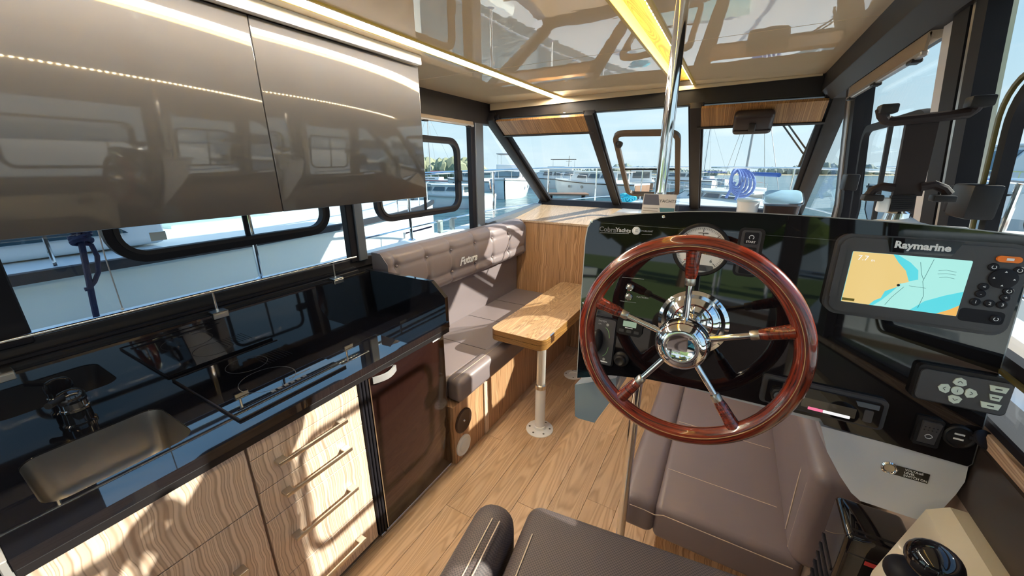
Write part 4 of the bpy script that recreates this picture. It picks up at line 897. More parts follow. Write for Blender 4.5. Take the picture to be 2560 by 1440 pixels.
# ---- tablet holder
tY = 1.02; T = lambda x, y, dy=0: onY(x, y, tY+dy)
th_ = thing('tablet_holder', (T(2265, 545).x, tY, 1.479), 'black swivel tablet holder standing on the dash by the window', 'tablet holder')
MB().lathe([(.060, 0), (.056, .008), (.030, .014), (.018, .022), (0, .024)], (T(2265, 545).x, tY+.03, 1.479), seg=28).build('suction_foot', M_plasw, th_)
MB().lathe([(.022, .012), (.020, .03), (.012, .036), (.011, .055), (0, .056)], (T(2255, 545).x, tY+.03, 1.479), seg=20).build('swivel', M_chrome, th_)
def plate(pts, dy, th, nm, mt, ob=M_blackp): return MB().prism([T(x, y, dy) for x, y in pts], (0, th, 0)).build(nm, mt, th_)
M_holder = mat('brown_black_plastic', (.022, .014, .014), .5, spec=.25)
plate([(2268, 300), (2350, 300), (2305, 490), (2232, 490)], 0, .012, 'back_plate', M_holder)
plate([(2230, 490), (2292, 488), (2284, 528), (2226, 530)], -.008, .014, 'ribbed_tongue', M_blackp)
for k in range(7): MB().tube([T(2230-.6*k, 493+5*k, -.009), T(2290-1.1*k, 491+5*k, -.009)], .0008, 6).build('rib', M_rubber, th_)
MB().tube([T(2203, 272, -.012), T(2206, 288, -.008), T(2214, 300), T(2230, 304), T(2300, 297), T(2380, 288), T(2420, 283), T(2436, 272), T(2448, 258, -.006), T(2466, 248, -.012)], .0088, 10).build('upper_arm', M_holder, th_)
MB().obox(T(2219, 273, -.012), DR, (0, 0, 1), (0, 1, 0), .026, .016, .03, .003).build('upper_hook', M_blackp, th_); MB().obox(T(2450, 254, -.012), DR, (0, 0, 1), (0, 1, 0), .030, .018, .03, .003).build('upper_hook', M_blackp, th_)
for pts, hk in (([(2235, 470), (2205, 466), (2182, 476), (2170, 490)], (2180, 494)), ([(2300, 468), (2335, 462), (2360, 472), (2372, 486)], (2356, 496))):
    MB().tube([T(*p) for p in pts], .008, 10).build('lower_arm', M_holder, th_)
    MB().obox(T(*hk, -.012), DR, (0, 0, 1), (0, 1, 0), .030, .012, .03, .003).build('lower_hook', M_blackp, th_)
MB().obox(T(2208, 512, .004), DR, (0, 0, 1), (0, 1, 0), .018, .028, .02, .004).build('clamp_knob', M_plasw, th_)
# ---- tubs on the forward shelf
cb = V((.272, 2.93, 1.200)); tubh = onY(1964, 478, 2.93).z-cb.z
tu = thing('food_tub', cb, 'clear plastic tub of dark food with a blue-grey lid on the shelf', 'tub')
def loft(levels, nm, mt, parent, cap=True):
    q = MB(); rg = [[q.b.verts.new(p) for p in lv] for lv in levels]
    for A_, B_ in zip(rg, rg[1:]):
        for k in range(len(A_)): q.b.faces.new((A_[k], A_[(k+1) % len(A_)], B_[(k+1) % len(A_)], B_[k]))
    if cap: q.b.faces.new(rg[0][::-1]); q.b.faces.new(rg[-1])
    return q.build(nm, mt, parent, 50)
def sq(h, z, r, dx=0): return [cb+V((p[0]+dx, p[1], z)) for p in rr(-h, h, -h, h, r, 5)]
loft([sq(.076, 0, .03), sq(.080, .01, .035), sq(.094, tubh-.075, .04), sq(.098, tubh-.07, .04)], 'bucket', M_glass2, tu)
loft([sq(.073, .012, .03), sq(.088, tubh-.085, .036)], 'contents', M_coffee, tu)
def tilt(h, w_, r):
    u2, v2 = V((1, 0, .03)).normalized(), V((0, .94, .34)).normalized(); n2 = u2.cross(v2)
    return [cb+V((0, 0, tubh-.035))+u2*p[0]+v2*p[1]+n2*w_ for p in rr(-h, h, -h, h, r, 5)]
loft([tilt(.100, -.020, .04), tilt(.106, -.012, .045), tilt(.106, 0, .045)], 'lid_rim', M_glass2, tu)
loft([tilt(.098, .0005, .04), tilt(.094, .006, .038)], 'lid', M_bluelid, tu)
cs = V((.092, 2.88, 1.199)); sh = onY(1870, 497, 2.88).z-cs.z
t2 = thing('food_tub', cs, 'low white tub with a pale lid beside the bigger clear tub', 'tub')
MB().lathe([(0, 0), (.050, 0), (.062, sh-.015), (.060, sh-.012), (0, sh-.012)], cs, seg=28).build('bucket', M_plasw, t2)
MB().lathe([(.066, sh-.016), (.068, sh-.006), (.064, sh), (.05, sh-.003), (0, sh-.003)], cs, seg=28).build('lid', mat('pale_lid', (.58, .70, .76), .35), t2)
# ---- side coaming, control box, throttle
co = thing('side_coaming', (.43, .4, .6), 'cream moulded side coaming to the right of the helm seat', 'coaming')
MB().prism([(XS-.003, -.6, .35), (XS-.003, -.6, 1.005), (.432, -.6, 1.005), (.405, -.6, .985), (.37, -.6, .80), (.36, -.6, .35)], (0, 1.46, 0)).build('moulding', M_cream, co)
bx = thing('control_box', (.385, .95, .5), 'tall glossy black control box with coloured icons below the grey console', 'control box')
MB().box(.325, .445, .885, 1.01, .42, .845, .012, 4).build('case', M_black, bx)
MB().prism([(.335, .884, .80), (.437, .884, .80), (.437, .905, .846), (.335, .905, .846)], (0, .004, .0015)).build('display', M_blackp, bx)
for k, mt in enumerate((M_sw2, M_green, M_orange)): MB().box(.348+.028*k, .366+.028*k, .8855, .8895, .812, .818).build('icon', mt, bx)
MB().box(.365, .41, .8835, .8865, .785, .795).build('badge', M_red, bx)
for k in range(9): MB().box(.3225, .3255, .90, 1.0, .48+.03*k, .488+.03*k).build('vent_slot', M_rubber, bx)
tl_ = thing('throttle_lever', (.345, .60, 1.005), 'black ball-topped throttle lever on the cream coaming', 'lever')
kb = EYE+ray(2335, 1405)/F*.52
MB().ball(kb, .030, 3, (1, 1, .85)).build('knob', M_black, tl_, 60)
MB().tube([kb-V((0, 0, .02)), V((kb.x+.04, kb.y+.02, .99)), V((.415, kb.y+.03, .93))], .008, 10).build('stem', M_chrome, tl_)
MB().lathe([(.03, 0), (.03, .012), (.016, .02), (0, .02)], (.402, kb.y+.03, .93), (-1, 0, .1), 20).build('boss', M_blackp, tl_)
k2 = EYE+ray(2262, 1432)/F*.60
b2_ = thing('trim_lever', k2-V((0, 0, .05)), 'small matt black lever knob beside the throttle', 'lever')
MB().ball(k2, .026, 3, (1, 1, .9)).build('knob', M_rubber, b2_, 60); MB().tube([k2, V((k2.x+.05, k2.y+.02, k2.z-.10)), V((.40, k2.y+.03, k2.z-.14))], .007, 10).build('stem', M_blackp, b2_)

# ================================================================== OUTSIDE
FH = V((-math.sin(YAW), math.cos(YAW), 0)); TILT = math.tan(R(1.05)); ZW = -.35
def sea(x, y): return ZW-TILT*(FH.x*x+FH.y*y)          # the boat floats slightly bow-up
def onsea(x, y, zo=0):
    d = ray(x, y); t = (ZW+zo-EYE.z)/(d.z+TILT*(FH.x*d.x+FH.y*d.y)); return EYE+d*t
def far(x, dist, zo=0):
    d = ray(x, 432); d.z = 0; d.normalize(); p = d*dist; return V((p.x, p.y, sea(p.x, p.y)+zo))
# ---- water
mt, t, b = newmat('lake_water'); N = t.nodes.new; K = t.links.new
b.inputs['Base Color'].default_value = (.030, .115, .150, 1); b.inputs['Roughness'].default_value = .12; b.inputs['IOR'].default_value = 1.33
tcx_ = N('ShaderNodeTexCoord'); hgt = None
for s_, st, ds in ((.9, .5, .35), (.06, .5, 3.0)):
    n = N('ShaderNodeTexNoise'); n.inputs['Scale'].default_value = s_; n.inputs['Detail'].default_value = 6; n.inputs['Roughness'].default_value = .62; K(tcx_.outputs['Object'], n.inputs['Vector'])
    bm = N('ShaderNodeBump'); bm.inputs['Strength'].default_value = st; bm.inputs['Distance'].default_value = ds; K(n.outputs['Fac'], bm.inputs['Height'])
    if hgt: K(hgt, bm.inputs['Normal'])
    hgt = bm.outputs[0]
K(hgt, b.inputs['Normal'])
q = MB(); W_ = 1500; q.add([(x, y, sea(x, y)) for x, y in ((-W_, -60), (W_, -60), (W_, W_), (-W_, W_))], [[0, 1, 2, 3]])
wo_ = q.build('water', mt, None, 0); tag(wo_, 'rippled blue lake water beyond the marina', 'water', kind='stuff')
M_sand = mat('sand_shore', (.62, .50, .30), .9, var=.1, vscale=.2); M_leafF = mat('far_foliage', (.30, .35, .31), .9, var=.35, vscale=.05); M_leafL = mat('hazed_near_foliage', (.33, .35, .22), .9, var=.4, vscale=.15)  # foliage colours have the distance haze mixed in
M_grass = mat('lawn', (.16, .24, .06), .9, var=.3, vscale=.8)
def forest(nm, px0, px1, dist, h0, h1, n, label, mt, rows=3):
    q = MB(); rnd = random.Random(len(nm)+n)
    for i in range(n):
        x = px0+(px1-px0)*(i+rnd.random())/n; p = far(x, dist+rnd.uniform(0, dist*.08)); h = rnd.uniform(h0, h1)*(.75+.35*math.sin(x*.013)+.15*math.sin(x*.05)); r_ = rnd.uniform(.28, .5)*h
        t_ = bmesh.new(); bmesh.ops.create_icosphere(t_, subdivisions=2, radius=1)
        for v in t_.verts:
            k = 1+.25*math.sin(v.co.x*7+i)*math.sin(v.co.y*6+i*2)*math.cos(v.co.z*5); v.co = V((p.x+v.co.x*r_*k, p.y+v.co.y*r_*k, p.z+.0+h*.5+v.co.z*h*.55*k))
        q.merge(t_)
    o = q.build(nm, mt, None, 0); return tag(o, label, 'trees', kind='stuff')
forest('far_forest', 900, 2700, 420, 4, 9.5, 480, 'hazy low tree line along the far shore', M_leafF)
forest('shore_trees', 985, 1225, 150, 3, 7.5, 130, 'haze-tinted green trees on the shore behind the red-hulled sailboat', M_leafL)
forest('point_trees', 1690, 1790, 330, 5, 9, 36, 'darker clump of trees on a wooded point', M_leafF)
q = MB(); A_ = [far(x, 395, .0) for x in range(800, 2900, 60)]; B_ = [far(x, 470, 1.2) for x in range(800, 2900, 60)]
n_ = len(A_); q.add(A_+B_, [[i, i+1, n_+i+1, n_+i] for i in range(n_-1)]); q.build('shore', M_sand, None, 0)['kind'] = 'structure'
# ---- own boat outside the cabin
od = thing('deck', (-.63, 4, .9), kind='structure')
def sheer(y): return .965+.028*max(0, min(y, 3.5)-1.5)-.012*max(0, y-3.5)
def halfb(y): return 1.78 if y < 3.2 else 1.78*math.sqrt(max(0, 1-((y-3.2)/5.3)**2.2))
CX = -.63
ysx = [-2.5, 0, 1.5, 2.5, 3.2, 4, 4.8, 5.6, 6.4, 7.2, 7.8, 8.3, 8.49]
for s_ in (-1, 1):
    q = MB(); v = []
    inner = (XP-.06) if s_ < 0 else (XS+.07)
    yy = [y for y in ysx if y <= 4]
    for y in yy: v += [(inner, y, sheer(y)-.10), (CX+s_*(halfb(y)-.16), y, sheer(y)-.10), (CX+s_*(halfb(y)-.13), y, sheer(y)-.01), (CX+s_*(halfb(y)-.03), y, sheer(y)), (CX+s_*halfb(y), y, sheer(y)-.04), (CX+s_*(halfb(y)-.12), y, -.6)]
    q.add(v, [[6*i+k, 6*i+k+1, 6*i+7+k, 6*i+6+k] for i in range(len(yy)-1) for k in range(5)]); q.build('side_deck', M_gelb if s_ < 0 else M_gel, od, 40)  # port side takes the shade-tinted copy of the white gelcoat
q = MB(); v = []; yy = [y for y in ysx if y >= 4]; yy[0] = 3.78
for y in yy:
    hb_ = max(.02, halfb(y)); zc_ = .95
    v += [(CX+k*hb_, y, zc_+.03*(1-k*k)) for k in (-1, -.6, -.2, .2, .6, 1)]+[(CX+hb_*.9, y, -.6), (CX-hb_*.9, y, -.6)]
q.add(v, [[8*i+k, 8*i+(k+1) % 8, 8*i+8+(k+1) % 8, 8*i+8+k] for i in range(len(yy)-1) for k in range(8)]); q.build('foredeck', M_gel, od, 40)
MB().box(CX-.5, CX+.5, 4.4, 5.2, .97, 1.01, .02, 2).build('deck_hatch', M_green_g, od)
pr_ = thing('pulpit_rail', (CX, 5, 1.0), 'stainless steel guard rail round the side deck and bow of this boat', 'rail')
def rl(y, s_, dz): return V((CX+s_*max(0, halfb(y)-.06), y, sheer(y)+dz))
for s_ in (-1, 1):
    MB().tube([V((CX+s_*max(0, halfb(y)-.06), y, 1.50+.012*min(y, 5))) for y in [-2.5, 0, 1.5, 2.5, 3.2, 4, 4.8, 5.6, 6.4, 7.2, 7.8, 8.3, 8.45]], .0135, 10).build('top_rail', M_chrome, pr_)
    MB().tube([rl(y, s_, .10) for y in [1.75, 2.5, 3.2, 4, 4.8, 5.6, 6.4, 7.2, 7.8, 8.3]], .009, 8).build('lower_rail', M_chrome, pr_)
    for y in ([1.13, 2.38, 3.7, 5.0, 6.4, 7.7] if s_ < 0 else [1.13, 2.6, 3.9, 5.3, 6.7, 7.9]):
        MB().cyl(rl(y, s_, -.01), V((rl(y, s_, 0).x, y, 1.50+.012*min(y, 5))), .0125, 10).build('stanchion', M_chrome, pr_)
        MB().lathe([(.035, 0), (.035, .006), (.0125, .02)], rl(y, s_, -.008), seg=14).build('stanchion_foot', M_chrome, pr_)
cl = thing('mooring_cleat', (CX-1.70, 2.85, 1.0), 'pair of grey mooring horns on the port side deck', 'cleat')
for y in (2.74, 2.92): MB().box(CX-1.74, CX-1.70, y, y+.04, .99, 1.10, .006, 2).box(CX-1.745, CX-1.695, y-.03 if y < 2.8 else y, y+.04 if y < 2.8 else y+.07, 1.095, 1.115, .005, 2).build('horn', mat('cleat_grey', (.42, .46, .46), .4, metal=.4), cl)
MB().box(CX-1.75, CX-1.69, 2.72, 2.98, .985, .998, .004, 1).build('plate', M_satin, cl)
# navy rope with knot on the rail
rp_ = thing('mooring_rope', (CX-1.72, .6, 1.2), 'dark navy rope knotted round the side rail by the sink window', 'rope')
def rx(x, y): return onX(x, y, CX-1.73)
MB().tube([rx(196, 560), rx(203, 605), rx(212, 650), rx(222, 700), rx(232, 750), rx(243, 800), rx(250, 860)], .011, 8).build('fall', M_navy, rp_)
MB().tube([rx(205, 608), rx(228, 612), rx(243, 640), rx(246, 680), rx(236, 705), rx(222, 722), rx(212, 724)], .009, 8).build('tail', M_navy, rp_)
q = MB(); c_ = rx(200, 590)
for k in range(3): q.tube([c_+V((.02*math.cos(a*.6+k), .028*math.sin(a*.6+k*2), .022*(k-1)+.012*math.cos(a*.6))) for a in range(12)], .011, 8)
q.build('knot', M_navy, rp_)
# blue coil on the bow rail and teal rope on the foredeck
rc2 = thing('rope_coil', (.9, 5.6, 1.2), 'blue mooring line coiled over the bow rail', 'rope')
def ry(x, y, d=5.5): return EYE+ray(x, y)*(d/ray(x, y).y)
for k in range(5):
    r_ = random.Random(k); q = MB().tube([ry(1848+(16+3*k)*math.cos(a*PI/9)*(.7+.1*k)+4*k-8, 446+(22+3*k)*math.sin(a*PI/9)+3*k, 5.5+.02*k+.03*math.sin(a)) for a in range(18)], .016, 6, closed=True); q.build('turn', M_blue, rc2)
for pts in ([(1838, 455), (1826, 475), (1815, 495)], [(1858, 455), (1848, 480), (1838, 500)]): MB().tube([ry(*p) for p in pts], .016, 6).build('tail', M_blue, rc2)
q = MB(); r_ = random.Random(5)
tp = thing('rope_pile', ry(1568, 500, 6.2), 'bright teal rope heaped on the foredeck', 'rope')
for k in range(9):
    q = MB(); cx_, cy_ = 1568+r_.uniform(-10, 10), 495+r_.uniform(-4, 5)
    q.tube([ry(cx_+r_.uniform(.7, 1)*14*math.cos(a*.7+k), cy_+7*math.sin(a*.7+k), 6.2+.15*math.sin(a*.7+k)) for a in range(9)], .013, 6, closed=True); q.build('turn', M_teal, tp)
# wiper outside the right pane
wp_ = thing('windscreen_wiper', wsp(1960, 300)+WN*.04, 'black pantograph windscreen wiper parked on the outer pane', 'wiper')
wq = lambda x, y: onP(x, y, WP0+WN*.045, WN)
for a_, b_ in (((1946, 296), (2008, 384)), ((1960, 296), (2020, 380))): MB().cyl(wq(*a_), wq(*b_), .005, 8).build('arm', M_rubber, wp_)
MB().bar(wq(2038, 320), wq(1998, 415), .012, .014, WN).build('blade', M_rubber, wp_); MB().cyl(wq(2008, 384), wq(2020, 384), .006, 8).build('link', M_rubber, wp_)
# ---- neighbouring boat alongside to port
nb = thing('moored_cruiser', (-4.4, -1, sea(-4.4, -1)), 'big white cruiser with dark rub rail moored close alongside the galley window', 'boat')
ny = [-9, -5, -1, .5, 1.5, 2.5, 3.5, 4.3, 4.9, 5.2]; hw = [1.5, 1.55, 1.55, 1.53, 1.47, 1.3, 1.0, .62, .25, .03]
q = MB(); v = []
for y, h in zip(ny, hw):
    z0 = 1.08-.012*y*(y < 0)-.012*max(0, y)
    v += [(-4.6+h*.86, y, -.8), (-4.6+h*.97, y, .55), (-4.6+h, y, z0), (-4.6-h, y, z0), (-4.6-h*.97, y, .55), (-4.6-h*.86, y, -.8)]
q.add(v, [[6*i+k, 6*i+(k+1) % 6, 6*i+6+(k+1) % 6, 6*i+6+k] for i in range(len(ny)-1) for k in range(6)]+[[0, 1, 2, 3, 4, 5]]); q.build('hull', M_gelb, nb, 40)
MB().sweep([V((-4.6+h+.012, y, 1.06-.012*abs(y))) for y, h in zip(ny, hw)], (0, 0, 1), .05, .055, closed=False).build('rub_rail', mat('navy_rub_rail', (.015, .02, .03), .6, bump=.6, bscale=60), nb)
MB().box(-5.75, -3.42, -7, 1.1, 1.08, 1.32, .05, 3).build('cabin_trunk', M_gel, nb)
MB().prism([(-3.55, -6.5, 1.32), (-3.75, -6.5, 1.95), (-5.45, -6.5, 1.95), (-5.65, -6.5, 1.32)], (0, 5.9, 0)).build('wheelhouse', M_gel, nb)
MB().prism([(-3.45, -.6, 1.30), (-5.7, -.6, 1.30), (-5.45, -1.2, 1.95), (-3.75, -1.2, 1.95)], (0, .02, .01)).build('windscreen', M_green_g, nb)
for ya in (-5.8, -4.2, -2.6): MB().prism([(-3.545, ya, 1.38), (-3.545, ya+1.35, 1.38), (-3.715, ya+1.2, 1.85), (-3.715, ya+.05, 1.85)], (.012, 0, .003)).build('side_window', M_green_g, nb)
MB().prism([(-3.40, -.1, 1.18), (-3.40, .9, 1.18), (-3.40, .8, 1.27), (-3.40, 0, 1.27)], (-.02, 0, 0)).build('side_window', M_tint, nb)
MB().box(-5.7, -3.5, -7, -.9, 1.95, 2.02, .02, 2).build('roof', M_gel, nb)
MB().box(-4.95, -4.25, 1.4, 2.3, 1.03, 1.10, .03, 2).build('hatch', M_green_g, nb)
MB().tube([V((-4.6+h-.06, y, 1.32)) for y, h in list(zip(ny, hw))[3:]], .012, 8).build('bow_rail', M_chrome, nb)
for y, h in list(zip(ny, hw))[3:-1]: MB().cyl((-4.6+h-.06, y, 1.02), (-4.6+h-.06, y, 1.32), .010, 8).build('stanchion', M_chrome, nb)
fe = thing('fender', (-2.85, 3.35, .3), 'pale round-ended fender hanging between the two hulls', 'fender')
MB().lathe([(0, 0), (.07, .02), (.11, .10), (.11, .50), (.07, .58), (.02, .60), (.02, .66), (0, .66)], (-2.80, 2.75, .30), seg=20).build('body', M_plasw, fe, 60)
MB().tube([(-2.80, 2.75, .95), (-2.6, 2.74, 1.0), (-2.42, 2.72, 1.05)], .008, 6).build('line', M_navy, fe)
# ---- marina boats
def yacht(nm, label, p, head, Ln, beam, free, cabh, style='cruiser', hullm=M_gel, trim=None, platform=None, group=None):
    o = thing(nm, (p.x, p.y, sea(p.x, p.y)), label, 'boat', group, rz=head)
    def bl(q, n_, mt, ang=40):
        bmesh.ops.recalc_face_normals(q.b, faces=q.b.faces); me = bpy.data.meshes.new(n_); q.b.to_mesh(me); q.b.free(); return link(n_, me, mt, o, ang, local=True)
    hb = beam/2; st = [(-.5, .92), (-.3, 1), (0, 1), (.2, .90), (.35, .66), (.45, .32), (.5, .03)]; v = []
    for s_, k in st:
        fz = free*(1+.35*max(0, s_+.1)); y = s_*Ln
        v += [(hb*k*.80, y-.04*Ln*max(0, s_)*2, -.15), (hb*k*.93, y, fz*.45), (hb*k, y+.02*Ln*max(0, s_), fz), (-hb*k, y+.02*Ln*max(0, s_), fz), (-hb*k*.93, y, fz*.45), (-hb*k*.80, y-.04*Ln*max(0, s_)*2, -.15)]
    q = MB(); q.add(v, [[6*i+k, 6*i+(k+1) % 6, 6*i+6+(k+1) % 6, 6*i+6+k] for i in range(len(st)-1) for k in range(6)]+[[0, 1, 2, 3, 4, 5]]); bl(q, 'hull', hullm)
    q = MB(); pts = [(hb*k+.01, s_*Ln+.02*Ln*max(0, s_), free*(1+.35*max(0, s_+.1))-.10) for s_, k in st]; pts = pts+[(-x, y, z) for x, y, z in pts[::-1]]
    bl(q.sweep(pts, (0, 0, 1), .05, .07, closed=False), 'rub_rail', trim or M_frame)
    if style == 'sail':
        bl(MB().box(-hb*.5, hb*.5, -.15*Ln, .2*Ln, free*.98, free+.38, .08, 3), 'cabin', M_gel)
        bl(MB().box(-hb*.5-.01, hb*.5+.01, -.08*Ln, .12*Ln, free+.12, free+.26, .03, 2), 'windows', M_tint)
        bl(MB().cyl((0, .05*Ln, free), (0, .05*Ln, free+cabh), .07, 10, .045), 'mast', M_silver)
        bl(MB().cyl((0, .05*Ln, free+1.1), (0, -.42*Ln, free+1.1), .10, 10), 'boom', trim or M_bluec)
        bl(MB().bar((-.9, .05*Ln, free+cabh*.62), (.9, .05*Ln, free+cabh*.62), .05, .03), 'spreader', M_silver)
        for a_ in ((0, .49*Ln), (0, -.48*Ln), (hb*.9, 0), (-hb*.9, 0)): bl(MB().cyl((a_[0], a_[1], free), (0, .05*Ln, free+cabh*.98), .012, 5), 'stay', M_steel)
    else:
        c0, c1 = -.30*Ln, .18*Ln
        bl(_cab(hb, c0, c1, free, cabh, Ln), 'cabin', M_gel)
        for s_ in (-1, 1):
            n_ = 3
            for k in range(n_):
                ya = c0+.05*Ln+(c1-c0-.08*Ln)*k/n_; yb_ = ya+(c1-c0-.08*Ln)/n_*.88
                bl(MB().prism([(s_*hb*.775, ya, free+cabh*.45), (s_*hb*.775, yb_, free+cabh*.45), (s_*hb*.72, yb_-.02*Ln, free+cabh*.88), (s_*hb*.72, ya, free+cabh*.88)], (s_*.03, 0, 0)), 'side_window', M_tint)
        bl(MB().prism([(-hb*.62, c1+.055*Ln, free+cabh*.45), (hb*.62, c1+.055*Ln, free+cabh*.45), (hb*.58, c1-.004*Ln, free+cabh*.90), (-hb*.58, c1-.004*Ln, free+cabh*.90)], (0, .05, .03)), 'windscreen', M_tint)
        bl(MB().prism([(-hb*.6, c0-.012, free+cabh*.30), (hb*.6, c0-.012, free+cabh*.30), (hb*.58, c0-.012, free+cabh*.88), (-hb*.58, c0-.012, free+cabh*.88)], (0, -.03, 0)), 'aft_window', M_tint)
        bl(MB().box(-hb*.76, hb*.76, c0-.06*Ln, c1+.0*Ln, free+cabh, free+cabh+.07, .03, 2), 'roof', M_gel)
        if style == 'fly':
            bl(MB().box(-hb*.66, hb*.66, c0+.06*Ln, c1-.10*Ln, free+cabh+.07, free+cabh+.55, .08, 3), 'flybridge', M_gel)
            bl(MB().box(-hb*.68, hb*.68, c0+.02*Ln, c1-.14*Ln, free+cabh+1.35, free+cabh+1.42, .02, 2), 'bimini', trim or M_bluec)
            for s_ in (-1, 1):
                for y in (c0+.04*Ln, c1-.16*Ln): bl(MB().cyl((s_*hb*.62, y, free+cabh+.3), (s_*hb*.62, y, free+cabh+1.36), .025, 6), 'bimini_pole', M_chrome)
    for s_ in (-1, 1):
        rp2 = [(s_*hb*k*.95, y_*Ln, free*(1+.35*max(0, y_+.1))+.55) for y_, k in st[2:]]
        bl(MB().tube(rp2, .02, 6), 'rail', M_chrome)
        for x, y, z in rp2[:-1]: bl(MB().cyl((x, y, z-.58), (x, y, z), .016, 5), 'stanchion', M_chrome)
    for s_ in (-1, 1):
        for y in (.05*Ln, .2*Ln): bl(MB().lathe([(.13, 0), (.13, .02), (0, .02)], (s_*(hb*.965), y, free*.68), (s_, 0, 0), 12), 'porthole', M_tint)
    if platform is not None: bl(MB().box(-hb*.88, hb*.88, -.5*Ln-.9, -.5*Ln+.02, .28, .36, .01, 1), 'swim_platform', platform); bl(MB().box(-hb*.86, hb*.86, -.5*Ln-.03, -.5*Ln-.005, .36, free*.9, .01, 1), 'transom_panel', platform)
    return o
def _cab(hb, c0, c1, free, cabh, Ln):
    q = MB(); v = []
    for y, wz, z in ((c0, .78, free*.95), (c1+.10*Ln, .70, free*.95)): v += [(-hb*wz, y, z), (hb*wz, y, z)]
    for y, wz, z in ((c0+.0*Ln, .70, free+cabh), (c1-.01*Ln, .64, free+cabh)): v += [(-hb*wz, y, z), (hb*wz, y, z)]
    q.add(v, [[0, 1, 3, 2], [4, 5, 7, 6], [0, 1, 5, 4], [2, 3, 7, 6], [0, 2, 6, 4], [1, 3, 7, 5]]); return q
def at(px, dist): p = far(px, dist); return p
yacht('motor_yacht', 'white yacht with open flybridge and pale canopy across the basin', at(1275, 34), R(205), 9.5, 3.3, 1.35, .75, 'fly', M_gelb, M_silver)
yacht('motor_yacht', 'white cruiser with low dark-windowed cabin and teak swim platform in front of the bow rail', at(1490, 36), R(75), 9.0, 3.0, 1.15, .85, 'cruiser', M_gel, None, M_teak)
yacht('motor_yacht', 'white cruiser showing its teak transom through the opening windscreen hatch', at(1603, 48), R(12), 8, 3.0, 1.1, 1.1, 'cruiser', M_gel, None, M_teak)
yacht('motor_yacht', 'dark-canopied flybridge yacht moored behind the white bow', at(1385, 52), R(110), 10, 3.3, 1.25, .95, 'fly', M_gel, M_frame)
yacht('motor_yacht', 'low white speedboat with grey windows seen through the sofa window', at(1098, 24), R(100), 6.5, 2.2, .75, .5, 'cruiser', M_gel, M_silver)
yacht('motor_yacht', 'white cruiser with brown side panel behind the window post', at(1178, 46), R(80), 8, 2.8, 1.15, .9, 'cruiser', M_gel, M_teak, M_teak)
yacht('motor_yacht', 'small white open cruiser with teak trim near the blue rope coil', at(1795, 20), R(60), 6.0, 2.1, .75, .40, 'cruiser', M_gel, M_teak, M_teak)
yacht('motor_yacht', 'white cruiser farther out beyond the centre mullion', at(1700, 56), R(80), 8.5, 2.8, 1.1, .9, 'cruiser', M_gel)
yacht('sailboat', 'red-trimmed sailboat with tall white mast near the shore trees', at(1083, 58), R(95), 9, 2.8, 1.0, 9.0, 'sail', M_gel, M_red)
yacht('sailboat', 'sailboat with a thin mast and spreaders behind the rope coil', at(1872, 26), R(25), 7, 2.4, .8, 6.5, 'sail', M_gel, M_bluec)
yacht('sailboat', 'distant sailboat with a bare mast past the wiper motor cover', at(1765, 80), R(60), 9, 2.8, 1.0, 10, 'sail', M_gel, M_bluec)
M_conc = mat('pale_concrete', (.66, .63, .58), .85, var=.12, vscale=1.2)
MB().box(3.1, 16, -14, 10.5, -1.6, .46, .03, 2).build('quay_starboard', M_conc, None, loc=(9, 0, -1.6))['kind'] = 'structure'  # extent is guessed; added to bounce sunlight up to the ceiling
yacht('motor_yacht', 'white saloon cruiser lying beyond the pale quay off the helm window', V((8.5, 18.5, 0)), R(100), 9, 3.2, 1.3, 1.4, 'cruiser', M_gel, None, M_teak)
car = thing('car', (5.6, 8.2, .46), 'white parked car on the pale quay', 'car', rz=R(25))
def cbl(q, n_, mt, ang=40):
    bmesh.ops.recalc_face_normals(q.b, faces=q.b.faces); me = bpy.data.meshes.new(n_); q.b.to_mesh(me); q.b.free(); return link(n_, me, mt, car, ang, local=True)
cbl(MB().prism([(-.85, -2.1, .30), (-.85, 2.1, .30), (-.85, 2.15, .62), (-.85, 1.2, .86), (-.85, -1.9, .92), (-.85, -2.15, .70)], (1.7, 0, 0)), 'body', M_gel)
cbl(MB().prism([(-.74, 1.15, .86), (-.70, .45, 1.36), (-.70, -1.2, 1.40), (-.74, -1.9, .92)], (1.44, 0, 0)), 'cabin', M_tint)
cbl(MB().prism([(-.68, .48, 1.36), (-.68, .35, 1.42), (-.68, -1.1, 1.45), (-.68, -1.25, 1.40)], (1.36, 0, 0)), 'roof', M_gel)
for sx in (-1, 1):
    for y in (-1.35, 1.35): cbl(MB().lathe([(0, -.09), (.30, -.09), (.32, -.05), (.32, .05), (.30, .09), (.18, .09), (0, .08)], (sx*.80, y, .32), (sx, 0, 0), 20), 'wheel', M_rubber)
    cbl(MB().box(sx*.45-.2, sx*.45+.2, 2.10, 2.17, .52, .62, .02, 2), 'headlamp', M_glass2)
    for y in (-1.0, .3): cbl(MB().box(sx*.86-.012, sx*.86+.012, y-.08, y+.08, .74, .77, .004, 1), 'door_handle', M_silver)
pt = thing('pontoon', at(1420, 30), 'brown timber pontoon between the moored yachts', 'pontoon'); pp = at(1420, 31)
MB().obox(pp+V((0, 0, .35)), RT, FH, (0, 0, 1), 3.2, 1.4, .14, .02).build('deck', M_teak, pt)
for dx in (-1.3, 1.3): MB().cyl(pp+RT*dx+V((0, 0, -.6)), pp+RT*dx+V((0, 0, .3)), .16, 12).build('pile', M_frame, pt)
py = thing('lattice_mast', far(1421, 300), 'thin utility mast above the far tree line', 'mast')
p = far(1421, 300); MB().cyl(p, p+V((0, 0, 14)), .18, 6).build('pole', M_greyp, py)
for z, l_ in ((11.5, 1.5), (10, 2.2)): MB().bar(p+V((0, 0, z))-RT*l_, p+V((0, 0, z))+RT*l_, .15, .15).build('crossarm', M_greyp, py)
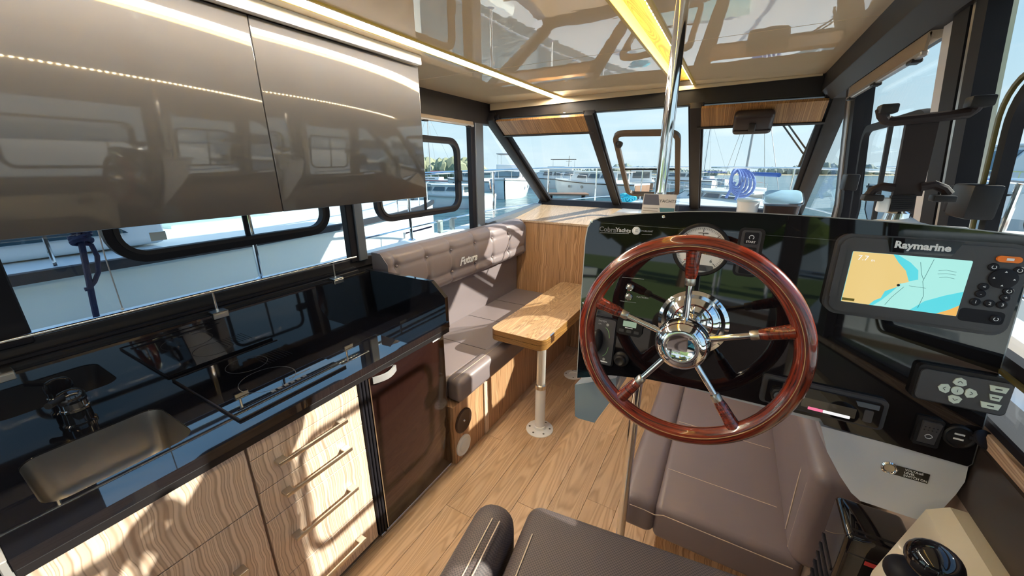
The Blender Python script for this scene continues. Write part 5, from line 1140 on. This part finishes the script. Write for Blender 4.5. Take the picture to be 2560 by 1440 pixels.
# ---- the shore astern (seen mirrored in the dash)
q = MB(); q.add([(-60, -6.2, .25), (60, -6.2, .25), (60, -60, 2.5), (-60, -60, 2.5)], [[0, 1, 2, 3]]); q.build('lawn', M_grass, None, 0)['kind'] = 'structure'
MB().box(-60, 60, -6.2, -5.9, -1.2, .35).build('quay_wall', mat('quay_stone', (.36, .31, .26), .8, var=.3, vscale=2), None, loc=(0, -6, -1.2))['kind'] = 'structure'
MB().box(-60, 60, -5.9, -3.2, .28, .34).build('quay_deck', mat('quay_boards', (.30, .25, .21), .8, var=.25, vscale=6), None, loc=(0, -4.5, .28))['kind'] = 'structure'
rt_ = random.Random(11)
for k, (x, y) in enumerate(((-9, -16), (-5, -20), (-1.5, -17), (2.5, -21), (6, -15), (10, -19), (-13, -22))):
    lab = ('broad round-crowned tree', 'tall narrow tree', 'low spreading tree', 'tall dark tree', 'yellowing bushy tree', 'slim pale-green tree', 'wide dark bushy tree')[k]+' on the lawn astern'
    tr_ = thing('tree', (x, y, .6), lab, 'tree', 'trees on the lawn astern')
    h = rt_.uniform(5, 8); MB().tube([(x, y, .3), (x+.1, y, h*.35), (x, y+.1, h*.7)], [.2, .15, .06], 8).build('trunk', M_teak, tr_)
    q = MB()
    for i in range(14):
        a_ = rt_.uniform(0, 2*PI); d_ = rt_.uniform(0, 1.3); q.ball((x+d_*math.cos(a_), y+d_*math.sin(a_), h*.5+rt_.uniform(0, h*.5)), rt_.uniform(.6, 1.2), 1)
    q.build('crown', mat('leaf_'+str(k), (rt_.uniform(.10, .24), rt_.uniform(.16, .24), .04), .9, var=.4, vscale=1.5), tr_, 0)
kd = thing('kiosk', (-7.5, -13, .5), 'small brown-roofed kiosk with pale front on the lawn astern', 'kiosk')
MB().box(-8.6, -6.4, -14, -12.4, .3, 2.6).build('walls', mat('kiosk_wall', (.6, .5, .55), .7), kd); MB().prism([(-8.8, -14.2, 2.6), (-6.2, -14.2, 2.6), (-7.5, -14.2, 3.5)], (0, 2, 0)).build('roof', M_teak, kd); MB().box(-7.9, -7.1, -12.41, -12.36, .5, 2.2).build('door', mat('kiosk_door', (.15, .12, .35), .5), kd)
yacht('motor_yacht', 'white cabin boat with teak trim moored stern-to astern', V((2.9, -4.6, 0)), R(95), 6.5, 2.4, 1.1, 1.2, 'cruiser', M_gel, M_teak)
